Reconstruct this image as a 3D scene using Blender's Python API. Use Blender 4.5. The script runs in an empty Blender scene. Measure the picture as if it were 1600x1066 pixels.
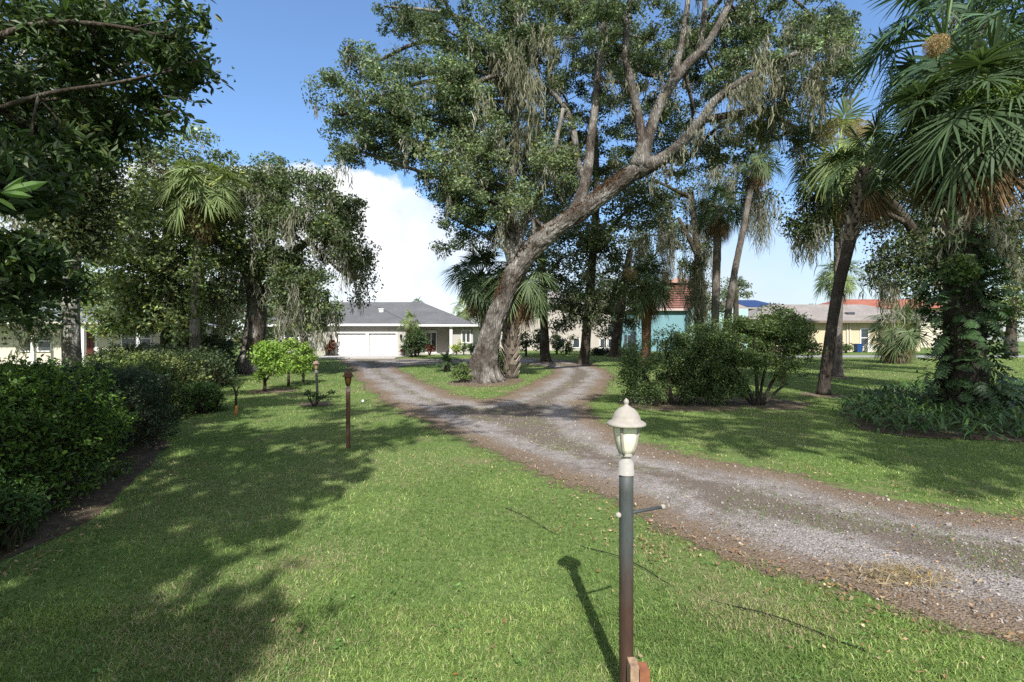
import bpy, math, random
import numpy as np
from mathutils import Vector, Matrix

SC = bpy.context.scene
COL = SC.collection
F, CH = 760.0, 1.85                      # focal length in photo pixels, camera height (m)

# ------------------------------------------------------------------ terrain
def g(y):                                # gentle rise of the ground away from the camera
    y = np.asarray(y, float)
    t = np.clip(y - 12.0, 0, 50)
    return np.where(t < 4, t * t / 8 * .0171, (t - 2) * .0181)
def gz(y): return float(g(y))
def P(px, py, Y):                        # a direction in the picture taken to depth Y
    return np.array(((px - 800) / F * Y, Y, CH - (py - 533) / F * Y))
def GP(px, py):                          # ground point under a direction
    Y = 20.0
    for _ in range(60):
        Y = .5 * Y + .5 * (CH - gz(Y)) * F / (py - 533)
    return np.array(((px - 800) / F * Y, Y, gz(Y)))

# ------------------------------------------------------------------ noise
def _h(i, j, k):
    n = (i * 374761393 + j * 668265263 + k * 2147483647) & 0xffffffff
    n = ((n ^ (n >> 13)) * 1274126177) & 0xffffffff
    return ((n ^ (n >> 16)) & 0xffff) / 65535.0
def vnoise(p):
    p = np.asarray(p, float)
    i = np.floor(p).astype(np.int64); f = p - i; f = f * f * (3 - 2 * f)
    r = 0
    for a in (0, 1):
        for b in (0, 1):
            for c in (0, 1):
                w = (f[:, 0] if a else 1 - f[:, 0]) * (f[:, 1] if b else 1 - f[:, 1]) * (f[:, 2] if c else 1 - f[:, 2])
                r = r + w * _h(i[:, 0] + a, i[:, 1] + b, i[:, 2] + c)
    return r
def fbm(p, o=3):
    p = np.asarray(p, float); r = 0; a = .5; s = 0
    for k in range(o):
        r = r + a * vnoise(p * 2 ** k + 17.3 * k); s += a; a *= .5
    return r / s

# ------------------------------------------------------------------ mesh building
class Geo:
    def __init__(s): s.v = []; s.q = []; s.c = []; s.n = 0
    def add(s, v, q, c=(1, 1, 1)):
        v = np.asarray(v, float).reshape(-1, 3); q = np.asarray(q, np.int64).reshape(-1, 4)
        c = np.asarray(c, float)
        if c.ndim == 1: c = np.broadcast_to(c, v.shape)
        s.v.append(v); s.q.append(q + s.n); s.c.append(c); s.n += len(v)
        return s
    def box(s, x0, x1, y0, y1, z0, z1, c=(1, 1, 1)):
        v = [(x, y, z) for z in (z0, z1) for y in (y0, y1) for x in (x0, x1)]
        s.add(v, [(0, 2, 3, 1), (4, 5, 7, 6), (0, 1, 5, 4), (2, 6, 7, 3), (0, 4, 6, 2), (1, 3, 7, 5)], c)
        return s
    def tube(s, pts, rad, n=8, c=(1, 1, 1), rough=0.0, rs=2.0, cap=True, ridge=0.0):
        pts = np.asarray(pts, float); rad = np.asarray(rad, float)
        if cap:
            e = pts[-1] - pts[-2]; e = e / (np.linalg.norm(e) + 1e-9)
            pts = np.vstack([pts, pts[-1] + e * rad[-1] * .25]); rad = np.append(rad, rad[-1] * .02)
            e = pts[0] - pts[1]; e = e / (np.linalg.norm(e) + 1e-9)
            pts = np.vstack([pts[0] + e * rad[0] * .05, pts]); rad = np.append(rad[0] * .02, rad)
        m = len(pts)
        t = np.gradient(pts, axis=0); t /= np.linalg.norm(t, axis=1)[:, None] + 1e-9
        u = np.cross(t[0], (0.31, 0.9, 0.2)); u /= np.linalg.norm(u)
        U = np.zeros((m, 3))
        for i in range(m):
            u = u - t[i] * np.dot(u, t[i]); u /= np.linalg.norm(u) + 1e-9; U[i] = u
        V = np.cross(t, U)
        a = np.arange(n) * 2 * math.pi / n
        v = pts[:, None] + rad[:, None, None] * (np.cos(a)[None, :, None] * U[:, None] + np.sin(a)[None, :, None] * V[:, None])
        v = v.reshape(-1, 3)
        if rough:
            ctr = np.repeat(pts, n, axis=0)
            k = (fbm(v * rs + 3.1, 3) - .5) * 2 * rough
            if ridge:                    # furrows that run along the limb
                L = np.concatenate([[0], np.cumsum(np.linalg.norm(np.diff(pts, axis=0), axis=1))])
                ca, sa = np.tile(np.cos(a), m), np.tile(np.sin(a), m); R0 = np.repeat(rad, n)
                w_ = np.c_[ca * R0 * 11 + 50, sa * R0 * 11 + 50, np.repeat(L, n) * 2.6]
                k = k + ridge * (1 - 2 * np.abs(fbm(w_, 3) - .5) * 3.2) * np.minimum(1, .25 / np.maximum(R0, .08))
            v = ctr + (v - ctr) * (1 + k)[:, None]
        i = np.arange(m - 1)[:, None] * n; j = np.arange(n)[None, :]; j2 = (j + 1) % n
        q = np.stack([i + j, i + j2, i + n + j2, i + n + j], -1).reshape(-1, 4)
        s.add(v, q, c); return s
    def lathe(s, ctr, prof, n=24, c=(1, 1, 1), a0=0.0):
        prof = np.asarray(prof, float); m = len(prof)
        a = np.arange(n) * 2 * math.pi / n + a0
        v = np.stack([prof[:, None, 0] * np.cos(a), prof[:, None, 0] * np.sin(a), np.broadcast_to(prof[:, None, 1], (m, n))], -1).reshape(-1, 3) + np.asarray(ctr)
        i = np.arange(m - 1)[:, None] * n; j = np.arange(n)[None, :]; j2 = (j + 1) % n
        s.add(v, np.stack([i + j, i + j2, i + n + j2, i + n + j], -1).reshape(-1, 4), c); return s
    def build(s, name, mat, parent=None, smooth=True, org=None):
        v = np.concatenate(s.v); q = np.concatenate(s.q); c = np.concatenate(s.c)
        if org is None: org = np.array(parent.location) if parent is not None else np.zeros(3)
        v = v - np.asarray(org)
        me = bpy.data.meshes.new(name)
        me.vertices.add(len(v)); me.vertices.foreach_set('co', v.astype(np.float32).ravel())
        me.loops.add(q.size); me.loops.foreach_set('vertex_index', q.astype(np.int32).ravel())
        me.polygons.add(len(q)); me.polygons.foreach_set('loop_start', (np.arange(len(q)) * 4).astype(np.int32))
        try: me.polygons.foreach_set('loop_total', np.full(len(q), 4, np.int32))
        except Exception: pass
        me.polygons.foreach_set('use_smooth', np.full(len(q), bool(smooth)))
        at = me.attributes.new('Col', 'FLOAT_COLOR', 'POINT')
        at.data.foreach_set('color', np.concatenate([c, np.ones((len(c), 1))], 1).astype(np.float32).ravel())
        me.materials.append(mat); me.update(calc_edges=True)
        o = bpy.data.objects.new(name, me); COL.objects.link(o)
        if parent is not None: o.parent = parent
        else: o.location = org
        return o

def tag(o, label, cat, group=None, kind=None):
    if label: o['label'] = label
    if cat: o['category'] = cat
    if group: o['group'] = group
    if kind: o['kind'] = kind
    return o
def thing(name, label, cat, loc=(0, 0, 0), group=None):
    o = bpy.data.objects.new(name, None); COL.objects.link(o)
    o.empty_display_size = .2; o.location = tuple(float(a) for a in loc)
    return tag(o, label, cat, group)

def resample(pts, step):                # Catmull-Rom; columns beyond 3 are carried along
    pts = np.asarray(pts, float)
    p = np.vstack([2 * pts[0] - pts[1], pts, 2 * pts[-1] - pts[-2]]); out = []
    for i in range(1, len(p) - 2):
        d = np.linalg.norm(p[i + 1, :3] - p[i, :3]); n = max(2, int(d / step) + 1)
        t = np.linspace(0, 1, n, endpoint=False)[:, None]
        a, b, c, e = p[i - 1], p[i], p[i + 1], p[i + 2]
        out.append(.5 * (2 * b + (c - a) * t + (2 * a - 5 * b + 4 * c - e) * t ** 2 + (3 * b - a - 3 * c + e) * t ** 3))
    out.append(pts[-1][None]); return np.vstack(out)

# ------------------------------------------------------------------ materials
def newmat(name):
    m = bpy.data.materials.new(name); m.use_nodes = True
    nt = m.node_tree; nt.nodes.clear()
    return m, nt, nt.nodes, nt.links
def N(nt, t, **kw):
    n = nt.nodes.new(t)
    for k, v in kw.items():
        if k.startswith('i_'):
            key = k[2:]; key = int(key) if key.isdigit() else key.replace('_', ' ')
            n.inputs[key].default_value = v
        else: setattr(n, k, v)
    return n
def mixc(nt, fac, a, b, mode='MIX'):
    n = nt.nodes.new('ShaderNodeMix'); n.data_type = 'RGBA'; n.blend_type = mode
    for k, v in ((0, fac), (6, a), (7, b)):
        if hasattr(v, 'links') or isinstance(v, bpy.types.NodeSocket): nt.links.new(v, n.inputs[k])
        else: n.inputs[k].default_value = v if k == 0 else (*v, 1)
    return n.outputs[2]
def ramp(nt, src, stops):
    n = nt.nodes.new('ShaderNodeValToRGB'); e = n.color_ramp.elements
    while len(e) < len(stops): e.new(.5)
    for i, (p, c) in enumerate(stops):
        e[i].position = p; e[i].color = (*c, 1) if len(c) == 3 else c
    nt.links.new(src, n.inputs[0]); return n.outputs[0]
def math_(nt, op, a, b=0.0, c=0.0, clamp=False):
    n = nt.nodes.new('ShaderNodeMath'); n.operation = op; n.use_clamp = clamp
    for i, v in enumerate((a, b, c)):
        if isinstance(v, bpy.types.NodeSocket): nt.links.new(v, n.inputs[i])
        else: n.inputs[i].default_value = v
    return n.outputs[0]
def noise(nt, scale, detail=4, vec=None, rough=.5):
    n = N(nt, 'ShaderNodeTexNoise'); n.inputs['Scale'].default_value = scale
    n.inputs['Detail'].default_value = detail; n.inputs['Roughness'].default_value = rough
    if vec is not None: nt.links.new(vec, n.inputs['Vector'])
    return n.outputs['Fac']
def objco(nt, scale=(1, 1, 1)):
    t = N(nt, 'ShaderNodeTexCoord'); m = N(nt, 'ShaderNodeMapping'); m.inputs['Scale'].default_value = scale
    nt.links.new(t.outputs['Object'], m.inputs[0]); return m.outputs[0]
def wpos(nt):
    return N(nt, 'ShaderNodeNewGeometry').outputs['Position']
def finish(nt, col, rough=.7, bump=None, bs=.3, bd=.02, spec=.3, metal=0.0):
    b = N(nt, 'ShaderNodeBsdfPrincipled'); o = N(nt, 'ShaderNodeOutputMaterial')
    if isinstance(col, bpy.types.NodeSocket): nt.links.new(col, b.inputs['Base Color'])
    else: b.inputs['Base Color'].default_value = (*col, 1)
    if isinstance(rough, bpy.types.NodeSocket): nt.links.new(rough, b.inputs['Roughness'])
    else: b.inputs['Roughness'].default_value = rough
    b.inputs['Specular IOR Level'].default_value = spec; b.inputs['Metallic'].default_value = metal
    if bump is not None:
        n = N(nt, 'ShaderNodeBump'); n.inputs['Strength'].default_value = bs; n.inputs['Distance'].default_value = bd
        nt.links.new(bump, n.inputs['Height']); nt.links.new(n.outputs[0], b.inputs['Normal'])
    nt.links.new(b.outputs[0], o.inputs[0]); return b
def m_plain(name, c, c2=None, rough=.7, scale=6, bump=.15, spec=.3, detail=5):
    m, nt, *_ = newmat(name); f = noise(nt, scale, detail, objco(nt))
    c2 = c2 or tuple(a * .75 for a in c)
    finish(nt, mixc(nt, ramp(nt, f, [(.3, (0, 0, 0)), (.7, (1, 1, 1))]), c, c2), rough, f, bump, .02, spec); return m
def m_leaf(name, rough=.5, trans=.25, spec=.35, gain=1.0):
    m, nt, nd, lk = newmat(name)
    a = N(nt, 'ShaderNodeAttribute'); a.attribute_name = 'Col'
    b = N(nt, 'ShaderNodeBsdfPrincipled'); b.inputs['Roughness'].default_value = rough; b.inputs['Specular IOR Level'].default_value = spec
    t = N(nt, 'ShaderNodeBsdfTranslucent'); mx = N(nt, 'ShaderNodeMixShader'); o = N(nt, 'ShaderNodeOutputMaterial')
    lk.new(a.outputs['Color'], b.inputs['Base Color'])
    lk.new(mixc(nt, 1.0, a.outputs['Color'], (1.5, 1.5, .7), 'MULTIPLY'), t.inputs[0])
    mx.inputs[0].default_value = trans
    lk.new(b.outputs[0], mx.inputs[1]); lk.new(t.outputs[0], mx.inputs[2]); lk.new(mx.outputs[0], o.inputs[0]); return m
def m_attr(name, rough=.8, bumpscale=40, bump=.3, spec=.2):
    m, nt, *_ = newmat(name); a = N(nt, 'ShaderNodeAttribute'); a.attribute_name = 'Col'
    f = noise(nt, bumpscale, 4, objco(nt))
    finish(nt, mixc(nt, .6, a.outputs['Color'], ramp(nt, f, [(.25, (.45, .45, .45)), (.75, (1.35, 1.35, 1.35))]), 'MULTIPLY'), rough, f, bump, .02, spec); return m
def m_bark(name, dark, mid, lich, lich_amt=.5, sc=5.0, bs=.9):
    m, nt, *_ = newmat(name)
    f1 = noise(nt, sc, 8, objco(nt, (1, 1, .32)), .65)
    v = N(nt, 'ShaderNodeTexVoronoi'); v.feature = 'DISTANCE_TO_EDGE'; v.inputs['Scale'].default_value = sc * 3.6
    mp = objco(nt, (1, 1, .2)); nz = N(nt, 'ShaderNodeTexNoise'); nz.inputs['Scale'].default_value = 3
    nt.links.new(mp, nz.inputs['Vector'])
    nt.links.new(mixc(nt, .32, mp, nz.outputs['Color']), v.inputs['Vector'])
    crack = ramp(nt, v.outputs['Distance'], [(0, (0, 0, 0)), (.3, (1, 1, 1))])
    c = mixc(nt, ramp(nt, f1, [(.32, (0, 0, 0)), (.68, (1, 1, 1))]), dark, mid)
    f2 = noise(nt, 1.1, 6, objco(nt), .6)
    c = mixc(nt, math_(nt, 'MULTIPLY', ramp(nt, f2, [(.44, (0, 0, 0)), (.6, (1, 1, 1))]), lich_amt), c, lich)
    c = mixc(nt, math_(nt, 'MULTIPLY', math_(nt, 'SUBTRACT', 1, crack), .55), c, dark)
    h = math_(nt, 'ADD', math_(nt, 'MULTIPLY', crack, .6), f1)
    finish(nt, c, .9, h, bs, .05, .15); return m

LEAF = m_leaf('leaf_foliage'); LEAFG = m_leaf('glossy_leaf', .45, .2, .3)
FROND = m_leaf('palm_frond', .55, .22, .22); MOSS = m_leaf('spanish_moss', .9, .3, .1)
GRASSM = m_leaf('grass_blade', .55, .3, .3)
BARK = m_bark('oak_bark', (.032, .025, .02), (.16, .137, .116), (.36, .345, .315), .75, 5, 1.0)
BARKP = m_bark('pale_lichen_bark', (.08, .07, .06), (.26, .24, .21), (.42, .41, .37), .8, 6, .6)
BARKD = m_bark('dark_bark', (.03, .024, .018), (.10, .08, .06), (.22, .21, .18), .35, 6)
BARKPALM = m_bark('palm_bark', (.06, .05, .042), (.2, .175, .15), (.32, .3, .27), .6, 7, .6)
BARKPALMD = m_bark('dark_palm_bark', (.025, .02, .016), (.085, .07, .058), (.15, .14, .12), .4, 7, .6)
BOOT = m_attr('palm_boot', .85, 30, .4)
DRY = m_leaf('dry_fibre', .8, .2, .15)
STUCCO = m_plain('grey_stucco', (.40, .385, .355), (.385, .37, .34), .9, 14, .2, .15)
WHITE = m_plain('white_paint', (.7, .7, .69), (.66, .66, .65), .5, 5, .05)
DARKGLASS = m_plain('window_glass', (.035, .042, .05), (.05, .06, .07), .08, 2, .02, .6)

# ------------------------------------------------------------------ foliage helpers
def unit(v): return v / (np.linalg.norm(v, axis=-1, keepdims=True) + 1e-9)
def leaf_quads(G, rs, pos, size, asp, cols, up=.6, droop=.0, shape=4):
    n = len(pos)
    nv = unit(rs.normal(size=(n, 3)) + np.array((0, 0, up)))
    t = unit(np.cross(nv, rs.normal(size=(n, 3)))); t[:, 2] -= droop; t = unit(t)
    b = unit(np.cross(nv, t)); nv = np.cross(t, b)
    s = (size * rs.uniform(.5, 1.45, n))[:, None]; w = s * asp * rs.uniform(.8, 1.2, n)[:, None]
    if shape == 4:
        v = np.stack([pos - t * s * .5, pos + b * w * .5 - nv * w * .12, pos + t * s * .5, pos - b * w * .5 - nv * w * .12], 1)
        q = np.arange(n * 4).reshape(n, 4); k = 4
    else:                                # folded leaf blade with a mid rib, six corners
        A = pos - t * s * .5; B = pos + t * s * .5 - nv * s * .12
        L1 = pos - t * s * .18 + b * w * .45 + nv * w * .15; L2 = pos + t * s * .2 + b * w * .42 + nv * w * .12
        R1 = pos - t * s * .18 - b * w * .45 + nv * w * .15; R2 = pos + t * s * .2 - b * w * .42 + nv * w * .12
        v = np.stack([A, L1, L2, B, R2, R1], 1); o = np.arange(n)[:, None] * 6
        q = np.concatenate([o + np.array((0, 1, 2, 3)), o + np.array((0, 3, 4, 5))], 0); k = 6
    G.add(v.reshape(-1, 3), q, np.repeat(cols, k, axis=0))
def leaf_cols(rs, n, base, var=.3, warm=.15, per=None):
    base = np.asarray(base, float)
    k = np.exp(rs.normal(0, var, n))[:, None]
    if per is not None: k = k * per[:, None]
    c = base[None] * k
    w = rs.uniform(0, 1, n) < warm
    c[w] = c[w] * np.array((1.5, 1.2, .7))
    return np.clip(c, .004, .8)
def blob_points(rs, c, r, n, seed=0, gap=.42, shell=.45):
    out = []
    got = 0
    while got < n:
        d = unit(rs.normal(size=(n * 3, 3))); rad = rs.uniform(0, 1, (n * 3, 1)) ** shell
        p = c + d * rad * r * (0.8 + .5 * fbm(d * 1.7 + seed, 2))[:, None]
        k = fbm(p * .75 / max(.35, min(r) / 2.2) + seed, 2)
        p = p[k > gap]; out.append(p); got += len(p)
        if len(p) == 0: gap -= .05
    return np.concatenate(out)[:n]

def moss_add(G, rs, pts, ln=(.5, 1.6), strands=12, spread=.13, w=.012, col=(.235, .235, .185)):
    """each clump is a few tapering ropes, every rope a tangle of short hanging wisps"""
    for p in np.asarray(pts):
        nr = max(2, int(strands * .22 * rs.uniform(.6, 1.5))); L = rs.uniform(*ln) * rs.uniform(.4, 1.2, nr)
        off = rs.normal(0, spread, (nr, 3)) * np.array((1, 1, .4)); per = np.maximum(4, (L * 11).astype(int)) + 3
        ro = np.repeat(np.arange(nr), per); k = len(ro)
        t0 = rs.uniform(0, .78, k) ** 1.15; l = L[ro] * rs.uniform(.18, .42, k) * (1.1 - .3 * t0)
        sway = rs.normal(0, .1, (nr, 3)) * np.array((1, 1, 0))
        fat = (.055 + .05 * rs.uniform(0, 1, nr))[ro] * (1.15 - t0) 
        st = p + off[ro] + sway[ro] * (L[ro] * t0)[:, None] + rs.normal(0, 1, (k, 3)) * fat[:, None] * np.array((1, 1, .5)); st[:, 2] -= L[ro] * t0
        m = 4; t = np.linspace(0, 1, m)
        wob = np.cumsum(rs.normal(0, .11, (k, m, 3)) * np.array((1, 1, 0)), 1) * l[:, None, None]
        c = st[:, None] + wob; c[:, :, 2] -= l[:, None] * t[None]
        a = rs.uniform(0, math.pi, k); wd = np.stack([np.cos(a), np.sin(a), 0 * a], 1)
        ww = w * np.array((.9, 1.3, 1.0, .15)) * rs.uniform(.5, 1.7, (k, 1))
        v = np.stack([c - wd[:, None] * ww[..., None], c + wd[:, None] * ww[..., None]], 2).reshape(-1, 3)
        o = (np.arange(k)[:, None] * m + np.arange(m - 1)[None]).reshape(-1, 1) * 2
        cc = np.asarray(col)[None] * np.exp(rs.normal(0, .25, (k, 1))) * rs.uniform(.8, 1.15)
        G.add(v, o + np.array((0, 1, 3, 2)), np.repeat(cc, m * 2, axis=0))

class Tree:
    """trunk + limbs given as picture traces with depth; crown as leaf clumps on real twigs"""
    def __init__(s, name, label, base, seed, cat='tree', group=None):
        s.t = thing(name, label, cat, base, group); s.rs = np.random.RandomState(seed); s.seed = seed
        s.wood = Geo(); s.leaf = Geo(); s.moss = Geo(); s.skel = []; s.cl = []
    def limb(s, tr, n=10, rough=.12, step=.35, rs=1.6, ridge=0.0):
        a = []
        for p in tr:
            q = P(*p[:2], p[3]); a.append([*q, max(.008, p[2] / F * p[3] / 2)])
        r = resample(a, step); r[:, 3] = np.maximum(r[:, 3], .006)
        s.wood.tube(r[:, :3], r[:, 3], n, rough=rough, rs=rs, ridge=ridge); s.skel.append(r[:, :3]); return r
    def wlimb(s, pts, n=8, rough=.1, step=.4):
        r = resample(pts, step); s.wood.tube(r[:, :3], np.maximum(r[:, 3], .006), n, rough=rough); s.skel.append(r[:, :3]); return r
    def blob(s, c, r, nclu, nleaf, size, col, asp=.55, spread=.34, var=.3, warm=.12, moss=0, mln=(.4, 1.3), gap=.42, up=.6, shape=4, twig=True, droop=0., shell=.45, mcol=(.235, .235, .185), mst=15):
        rs = s.rs; c = np.asarray(c, float); r = np.broadcast_to(np.asarray(r, float), (3,))
        pts = blob_points(rs, c, r, nclu, s.seed, gap, shell)
        if twig and s.skel:
            sk = np.concatenate(s.skel); i = np.argmin(np.linalg.norm(sk - c, axis=1)); a = sk[i]
            mid = (a + c) / 2 + rs.normal(0, .12, 3) * np.linalg.norm(c - a) + (0, 0, .05)
            far = c + (c - a) / (np.linalg.norm(c - a) + .01) * r.mean() * .5
            L = np.linalg.norm(c - a); r0 = np.clip(.018 * L + .03, .02, .11) * min(1, r.mean() / 1.0)
            br = resample([[*a, r0], [*mid, r0 * .8], [*c, r0 * .55], [*far, r0 * .2]], .35)
            s.wood.tube(br[:, :3], br[:, 3], 6, rough=.1)
            for p in pts[::2]:
                j = np.argmin(np.linalg.norm(br[:, :3] - p, axis=1)); b = br[max(0, j - 1), :3]
                m = (b + p) / 2 + rs.normal(0, .1, 3) * np.linalg.norm(p - b)
                rr = max(.006, min(.022, br[j, 3] * .5))
                s.wood.tube(np.array([b, m, p]), [rr, rr * .75, rr * .35], 4, cap=False)
        n = nclu * nleaf
        pp = np.repeat(pts, nleaf, axis=0) + unit(rs.normal(size=(n, 3))) * (rs.uniform(0, 1, (n, 1)) ** .45 * 1.75 + (rs.uniform(0, 1, (n, 1)) < .06) * .4) * spread * np.array((1, 1, .6)) * np.repeat(rs.uniform(.6, 1.25, nclu), nleaf)[:, None]
        per = np.repeat(np.exp(rs.normal(0, .22, nclu)), nleaf)
        leaf_quads(s.leaf, rs, pp, size, asp, leaf_cols(rs, n, col, var, warm, per), up, droop, shape)
        if moss:
            k = rs.choice(nclu, min(moss, nclu), replace=False)
            moss_add(s.moss, rs, pts[k], mln, col=mcol, strands=mst)
    def pblob(s, px, py, rx, ry, Y, rz, nclu, **kw):   # ellipsoid whose silhouette is given in the picture
        s.blob(P(px, py, Y), (rx / F * Y, rz, ry / F * Y), nclu, **kw)
    def limb_moss(s, r, dens=1.0, ln=(.4, 1.4), **kw):
        L = np.linalg.norm(np.diff(r[:, :3], axis=0), axis=1).sum(); k = max(1, int(L * dens))
        i = s.rs.randint(1, len(r), k); moss_add(s.moss, s.rs, r[i, :3] - np.array((0, 0, 1)) * r[i, 3:4] * .6, ln, **kw)
    def done(s, bark=BARK, leafm=LEAF, crown='crown'):
        if s.wood.n: s.wood.build('trunk', bark, s.t)
        if s.leaf.n: s.leaf.build(crown, leafm, s.t, smooth=False)
        if s.moss.n: s.moss.build('hanging_moss', MOSS, s.t, smooth=False)['kind'] = 'stuff'
        return s.t
# ------------------------------------------------------------------ camera, sun, sky
cam = bpy.data.cameras.new('camera'); co = bpy.data.objects.new('camera', cam); COL.objects.link(co)
co.location = (0, 0, CH); co.rotation_euler = (math.pi / 2, 0, 0)
cam.sensor_width = 36; cam.lens = F / 1600 * 36; cam.clip_end = 3000; cam.clip_start = .05
SC.camera = co
SUNV = Vector((.124, -1.65, 1.53)).normalized()
sl = bpy.data.lights.new('sun', 'SUN'); sl.energy = 4.7; sl.angle = math.radians(.55); sl.color = (1, .96, .9)
so = bpy.data.objects.new('sun', sl); COL.objects.link(so); so.rotation_euler = (-SUNV).to_track_quat('-Z', 'Y').to_euler(); so.location = (0, -20, 30)

w = bpy.data.worlds.new('World'); SC.world = w; w.use_nodes = True
nt = w.node_tree; nt.nodes.clear()
sky = N(nt, 'ShaderNodeTexSky'); sky.sky_type = 'NISHITA'; sky.sun_disc = False
sky.sun_elevation = math.asin(SUNV.z); sky.sun_rotation = math.atan2(SUNV.x, SUNV.y); sky.altitude = 0
sky.air_density = 1.0; sky.dust_density = .6; sky.ozone_density = 2.0
tc = N(nt, 'ShaderNodeTexCoord'); sx = N(nt, 'ShaderNodeSeparateXYZ'); nt.links.new(tc.outputs['Generated'], sx.inputs[0])
az = math_(nt, 'ARCTAN2', sx.outputs[0], sx.outputs[1]); el = math_(nt, 'ARCSINE', sx.outputs[2])
def curve(pts):                          # bearing of a cloud bank -> height of its top
    fc = N(nt, 'ShaderNodeFloatCurve'); cv = fc.mapping.curves[0]
    pts = [((a + 1.2) / 2.4, e / .6) for a, e in pts]
    cv.points[0].location = pts[0]; cv.points[1].location = pts[-1]
    for p in pts[1:-1]: cv.points.new(*p)
    fc.mapping.update()
    nt.links.new(math_(nt, 'DIVIDE', math_(nt, 'ADD', az, 1.2), 2.4), fc.inputs['Value'])
    return math_(nt, 'MULTIPLY', fc.outputs[0], .6)
top = curve([(-1.2, .2), (-.9, .27), (-.67, .30), (-.5, .31), (-.40, .325), (-.34, .33), (-.27, .315), (-.2, .303), (-.14, .27), (-.08, .22), (.05, .2), (.25, .24), (.45, .27), (.6, .26), (.8, .22), (1.2, .2)])
nz1 = noise(nt, 6, 7, tc.outputs['Generated'], .55); nz2 = noise(nt, 16, 5, tc.outputs['Generated'], .6)
edge = math_(nt, 'ADD', math_(nt, 'MULTIPLY', math_(nt, 'SUBTRACT', nz1, .5), .13), math_(nt, 'MULTIPLY', math_(nt, 'SUBTRACT', nz2, .5), .05))
dd = math_(nt, 'SUBTRACT', math_(nt, 'ADD', top, edge), el)
soft = math_(nt, 'ADD', .012, math_(nt, 'MULTIPLY', math_(nt, 'MAXIMUM', math_(nt, 'ADD', az, .1), 0.0), .3))
bank = math_(nt, 'DIVIDE', dd, soft, clamp=True)
nz3 = noise(nt, 3.2, 6, tc.outputs['Generated'], .55)
hollow = ramp(nt, nz3, [(.38, (.72, .72, .72)), (.56, (1, 1, 1))])
lowfade = math_(nt, 'MULTIPLY_ADD', math_(nt, 'DIVIDE', el, .22, clamp=True), .35, .65)
bank = math_(nt, 'MULTIPLY', math_(nt, 'MULTIPLY', bank, hollow), lowfade)
nz4 = noise(nt, 2.2, 6, tc.outputs['Generated'], .55)     # broken cloud added outside the view to give neutral fill light
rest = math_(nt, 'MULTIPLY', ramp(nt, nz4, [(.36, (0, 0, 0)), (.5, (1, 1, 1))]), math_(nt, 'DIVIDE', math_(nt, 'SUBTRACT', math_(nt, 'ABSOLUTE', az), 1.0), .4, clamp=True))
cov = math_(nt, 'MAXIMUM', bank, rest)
greyer = math_(nt, 'MULTIPLY', math_(nt, 'DIVIDE', math_(nt, 'ADD', az, .05), .25, clamp=True), .75)
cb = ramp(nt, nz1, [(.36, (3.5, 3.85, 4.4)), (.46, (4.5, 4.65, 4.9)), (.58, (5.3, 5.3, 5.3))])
skyc = mixc(nt, 1.0, sky.outputs[0], ramp(nt, math_(nt, 'DIVIDE', el, .6, clamp=True), [(0, (.74, .8, .84)), (.4, (.8, .93, 1.04)), (1, (.88, 1.02, 1.14))]), 'MULTIPLY')
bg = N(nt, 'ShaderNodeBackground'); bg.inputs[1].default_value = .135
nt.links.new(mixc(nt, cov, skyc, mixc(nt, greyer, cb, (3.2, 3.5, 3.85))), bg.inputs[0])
wo = N(nt, 'ShaderNodeOutputWorld'); nt.links.new(bg.outputs[0], wo.inputs[0])

SC.view_settings.view_transform = 'Standard'; SC.view_settings.look = 'None'; SC.view_settings.exposure = .72
SC.view_settings.gamma = 1
cy = SC.cycles; cy.max_bounces = 6; cy.diffuse_bounces = 3; cy.glossy_bounces = 2; cy.transmission_bounces = 4; cy.transparent_max_bounces = 8
cy.sample_clamp_indirect = 4; cy.use_denoising = False; cy.caustics_reflective = False; cy.caustics_refractive = False

# ------------------------------------------------------------------ driveway outline on the ground
_outer = [(1500, 965), (1450, 955), (1300, 898), (1200, 868), (1120, 846), (1035, 822), (965, 778), (900, 748), (850, 733), (800, 715), (735, 685), (690, 663),
          (640, 640), (600, 620), (576, 600), (560, 585), (553, 574), (540, 566), (528, 561), (640, 561), (700, 562), (760, 559), (810, 559), (860, 561), (905, 568), (940, 578), (950, 588), (938, 605),
          (912, 630), (905, 645), (935, 668), (975, 688), (1015, 698), (1050, 712), (1120, 728), (1200, 742), (1300, 765), (1450, 793), (1600, 820)]
_isl = [(756, 631), (818, 611), (858, 592), (872, 582), (868, 575), (829, 569), (760, 568), (690, 568), (645, 570), (618, 574), (622, 582), (645, 592), (675, 606), (702, 618)]
def gp2(l): return np.array([GP(*p)[:2] for p in l])
OUT = gp2(_outer)
OUT = np.vstack([[(9.5, .8)], [(6.2, 2.1)], OUT, [(16, 4.4)], [(24, 2.0)]])
ISL = gp2(_isl)
def poly_sd(p, poly):                    # signed distance, positive inside
    p = np.asarray(p, float); d2 = np.full(len(p), 1e9); ins = np.zeros(len(p), bool)
    for a, b in zip(poly, np.roll(poly, -1, axis=0)):
        e = b - a; w_ = p - a
        t = np.clip((w_ @ e) / (e @ e), 0, 1)
        d2 = np.minimum(d2, ((w_ - t[:, None] * e) ** 2).sum(1))
        c = ((a[1] <= p[:, 1]) != (b[1] <= p[:, 1]))
        with np.errstate(divide='ignore', invalid='ignore'):
            xx = a[0] + (p[:, 1] - a[1]) / (b[1] - a[1]) * e[0]
        ins ^= c & (p[:, 0] < xx)
    d = np.sqrt(d2); return np.where(ins, d, -d)
def drive_sd(p):
    return np.minimum(poly_sd(p, OUT), -poly_sd(p, ISL))

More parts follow.
